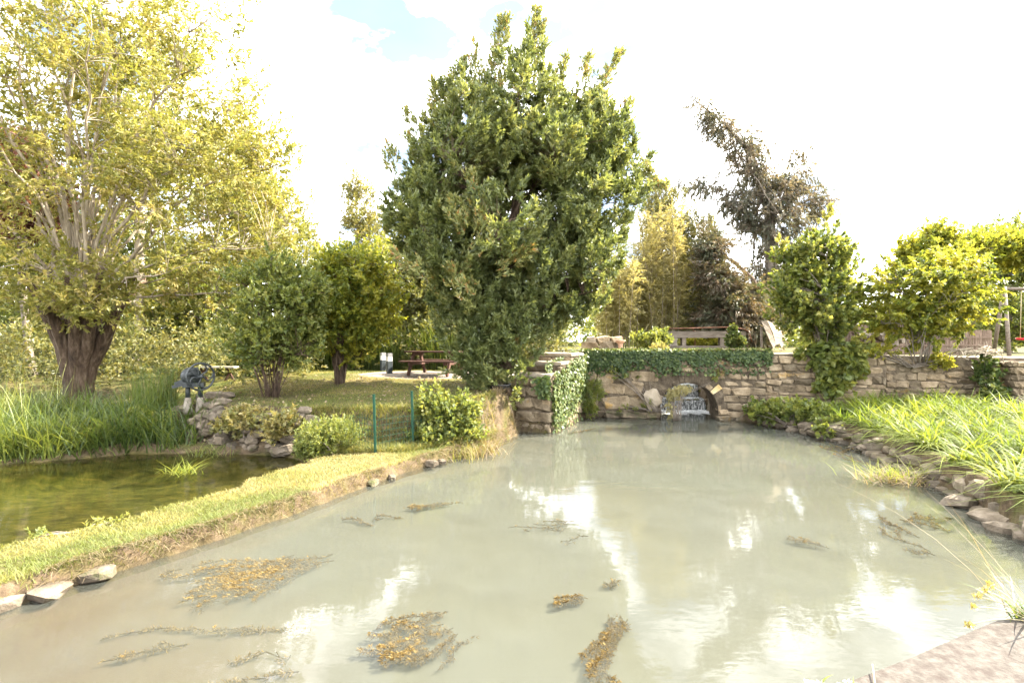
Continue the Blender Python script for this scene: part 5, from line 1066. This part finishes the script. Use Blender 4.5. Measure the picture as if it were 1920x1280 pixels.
for i in range(38):
    u = (i+r.random())/38; a = (lerp(560, 640, r.random()), lerp(1030, 1060, u)+r.normal()*4); b = (lerp(270, 440, r.random()), lerp(1072, 1152, u)+r.normal()*7); m_ = r.uniform(0, .35); e_ = r.uniform(.65, 1.0)
    S.append((W2(lerp(a[0], b[0], m_), lerp(a[1], b[1], m_)), W2(lerp(a[0], b[0], e_), lerp(a[1], b[1], e_))))
weed('large raft of trailing brown water weed near the grassy dike', S, 651, 62, .045, .009, .03, .11)
weed('pair of thick brown weed plumes at the bottom centre left of the pond', [(W2(850, 1170), W2(712, 1235)), (W2(860, 1185), W2(730, 1240)), (W2(830, 1165), W2(705, 1222)), (W2(855, 1195), W2(760, 1240)), (W2(800, 1190), W2(680, 1215))], 652, 210, .034, .010)
weed('slim forked weed strand above the thick plumes', [(W2(835, 1137), W2(740, 1180)), (W2(825, 1140), W2(715, 1168)), (W2(800, 1150), W2(705, 1195))], 653, 120)
weed('long upright weed strand with a thick tail at the bottom of the pond', [(W2(1165, 1150), W2(1125, 1270)), (W2(1172, 1155), W2(1105, 1235)), (W2(1150, 1150), W2(1118, 1245)), (W2(1150, 1180), W2(1102, 1240)), (W2(1128, 1240), W2(1120, 1300))], 654, 230, .034, .010, .03)
weed('small curled weed sprig in the middle of the pond', [(W2(1092, 1110), W2(1048, 1134)), (W2(1085, 1112), W2(1045, 1128))], 655, 210, .034, .010, .02)
weed('tiny weed sprig above the curled one', [(W2(1157, 1082), W2(1138, 1092))], 656, 150, .034, .010, .05)
weed('thin weed strand drifting near the dike, the farthest brown one', [(W2(865, 940), W2(760, 948)), (W2(850, 943), W2(770, 950))], 657, 120, .034, .010, .03)
weed('faint weed strand just below the farthest brown one', [(W2(705, 978), W2(640, 970)), (W2(760, 962), W2(700, 966))], 658, 70, .034, .010, .07)
weed('pale straw-coloured weed stems in the open middle of the pond', [(W2(1075, 975), W2(955, 990)), (W2(1060, 985), W2(1020, 992)), (W2(1105, 998), W2(1050, 1010)), (W2(1080, 972), W2(1000, 980))], 659, 22, .034, .010, .045)
weed('short dark weed strand right of centre', [(W2(1555, 1022), W2(1480, 1006)), (W2(1530, 1014), W2(1490, 1008))], 660, 110, .034, .010, .03)
weed('brown weed strands trailing from the floating grass', [(W2(1745, 1028), W2(1640, 985)), (W2(1790, 965), W2(1700, 975)), (W2(1760, 985), W2(1690, 970)), (W2(1755, 1034), W2(1700, 1026)), (W2(1720, 1000), W2(1650, 965)), (W2(1780, 990), W2(1720, 960))], 661, 70, .034, .010, .05)
weed('long single weed strand at the lower left of the pond', [(W2(350, 1198), W2(190, 1230)), (W2(340, 1060), W2(300, 1075))], 662, 85, .034, .010, .05)
weed('faint sunken weed strands along the bottom left', [(W2(600, 1165), W2(200, 1180)), (W2(560, 1215), W2(430, 1235)), (W2(900, 1175), W2(820, 1240)), (W2(560, 1250), W2(300, 1290))], 663, 60, .034, .010, .085)
weed('fringe of submerged weed under the right bank', [(W2(1640, 870), W2(1540, 835)), (W2(1660, 880), W2(1560, 848)), (W2(1625, 850), W2(1530, 825)), (W2(1660, 868), W2(1600, 840)), (W2(1120, 800), W2(1070, 812))], 664, 70, .034, .010, .04)

# ------------------------------------------------------------------ flowers at the lower right corner
def flower(name, label, base, n, L, heads, petal, seed, lean=.5, w=.014):
    r = np.random.default_rng(seed); base = np.array(base, float); t = thing(name, label, 'flowers', tuple(base)); V, F, T = blades(base+r.normal(size=(n, 3))*[.06, .06, 0], L*(.6+.7*r.random(n)), w, lean, .5, 4, .1+.5*r.random(n), seed); build('leaves', V, F, M['reed'], t, False, {'tint': T})
    for hp_ in heads:
        hp_ = np.array(hp_); o = MB().tube(bez(base, (base+hp_)/2+UP*.06, hp_, 6), .003, 5).obj('stalk', M['rope'], t, True)
        V, T = leaf_cards(np.repeat(hp_[None], 16, 0)+r.normal(size=(16, 3))*.008, nrm(r.normal(size=(16, 3))*.5+UP+[-.2, -.5, 0]), .006, 2, .019, .012, 1.25, 0, r.random(16)*.5, seed=seed+5); build('flower_head', V, quads(V), M[petal], t, False, {'tint': T})
c0 = np.array([3.0, 2.95, .88]); flower('flowering_clump', 'strap-leaved clump with small yellow flowers on the corner of the coping', c0, 70, .20, [c0+[-.36, -.02, .10], c0+[-.30, .02, .14], c0+[-.25, .03, .17], c0+[-.20, .05, .19], c0+[-.42, -.06, .02]], 'petal_yellow', 671, .9)
c1 = np.array([3.05, 3.05, .88]); V, F, T = blades(c1+np.random.default_rng(5).normal(size=(7, 3))*[.06, .05, 0], .55+.35*np.random.default_rng(6).random(7), .004, .55, .35, 5, None, 681, az=np.random.default_rng(7).uniform(1.6, 3.4, 7)); t = thing('grass_stalks', 'long thin dry grass stalks leaning over the water at the right edge', 'grass stalks', tuple(c1)); build('stalks', V, F, M['straw'], t, False, {'tint': T})
c2 = np.array([1.44, 2.30, .90]); flower('pale_flowers', 'few pale blossoms at the very bottom edge of the coping', c2, 14, .07, [c2+[-.05, .0, .05], c2+[.03, -.03, .06], c2+[-.10, .02, .045], c2+[.08, .0, .05]], 'petal_white', 691, .6)
MB().tube([(1.62, 2.28, .912), (1.72, 2.40, .915), (1.80, 2.53, .93)], .003, 5)
o = MB().tube([(1.60, 2.26, .909), (1.68, 2.37, .911), (1.76, 2.50, .925)], .0035, 5).obj('dry_stalk', M['rope'], None, True); tag(o, 'single dry stalk lying on the coping', 'stalk')
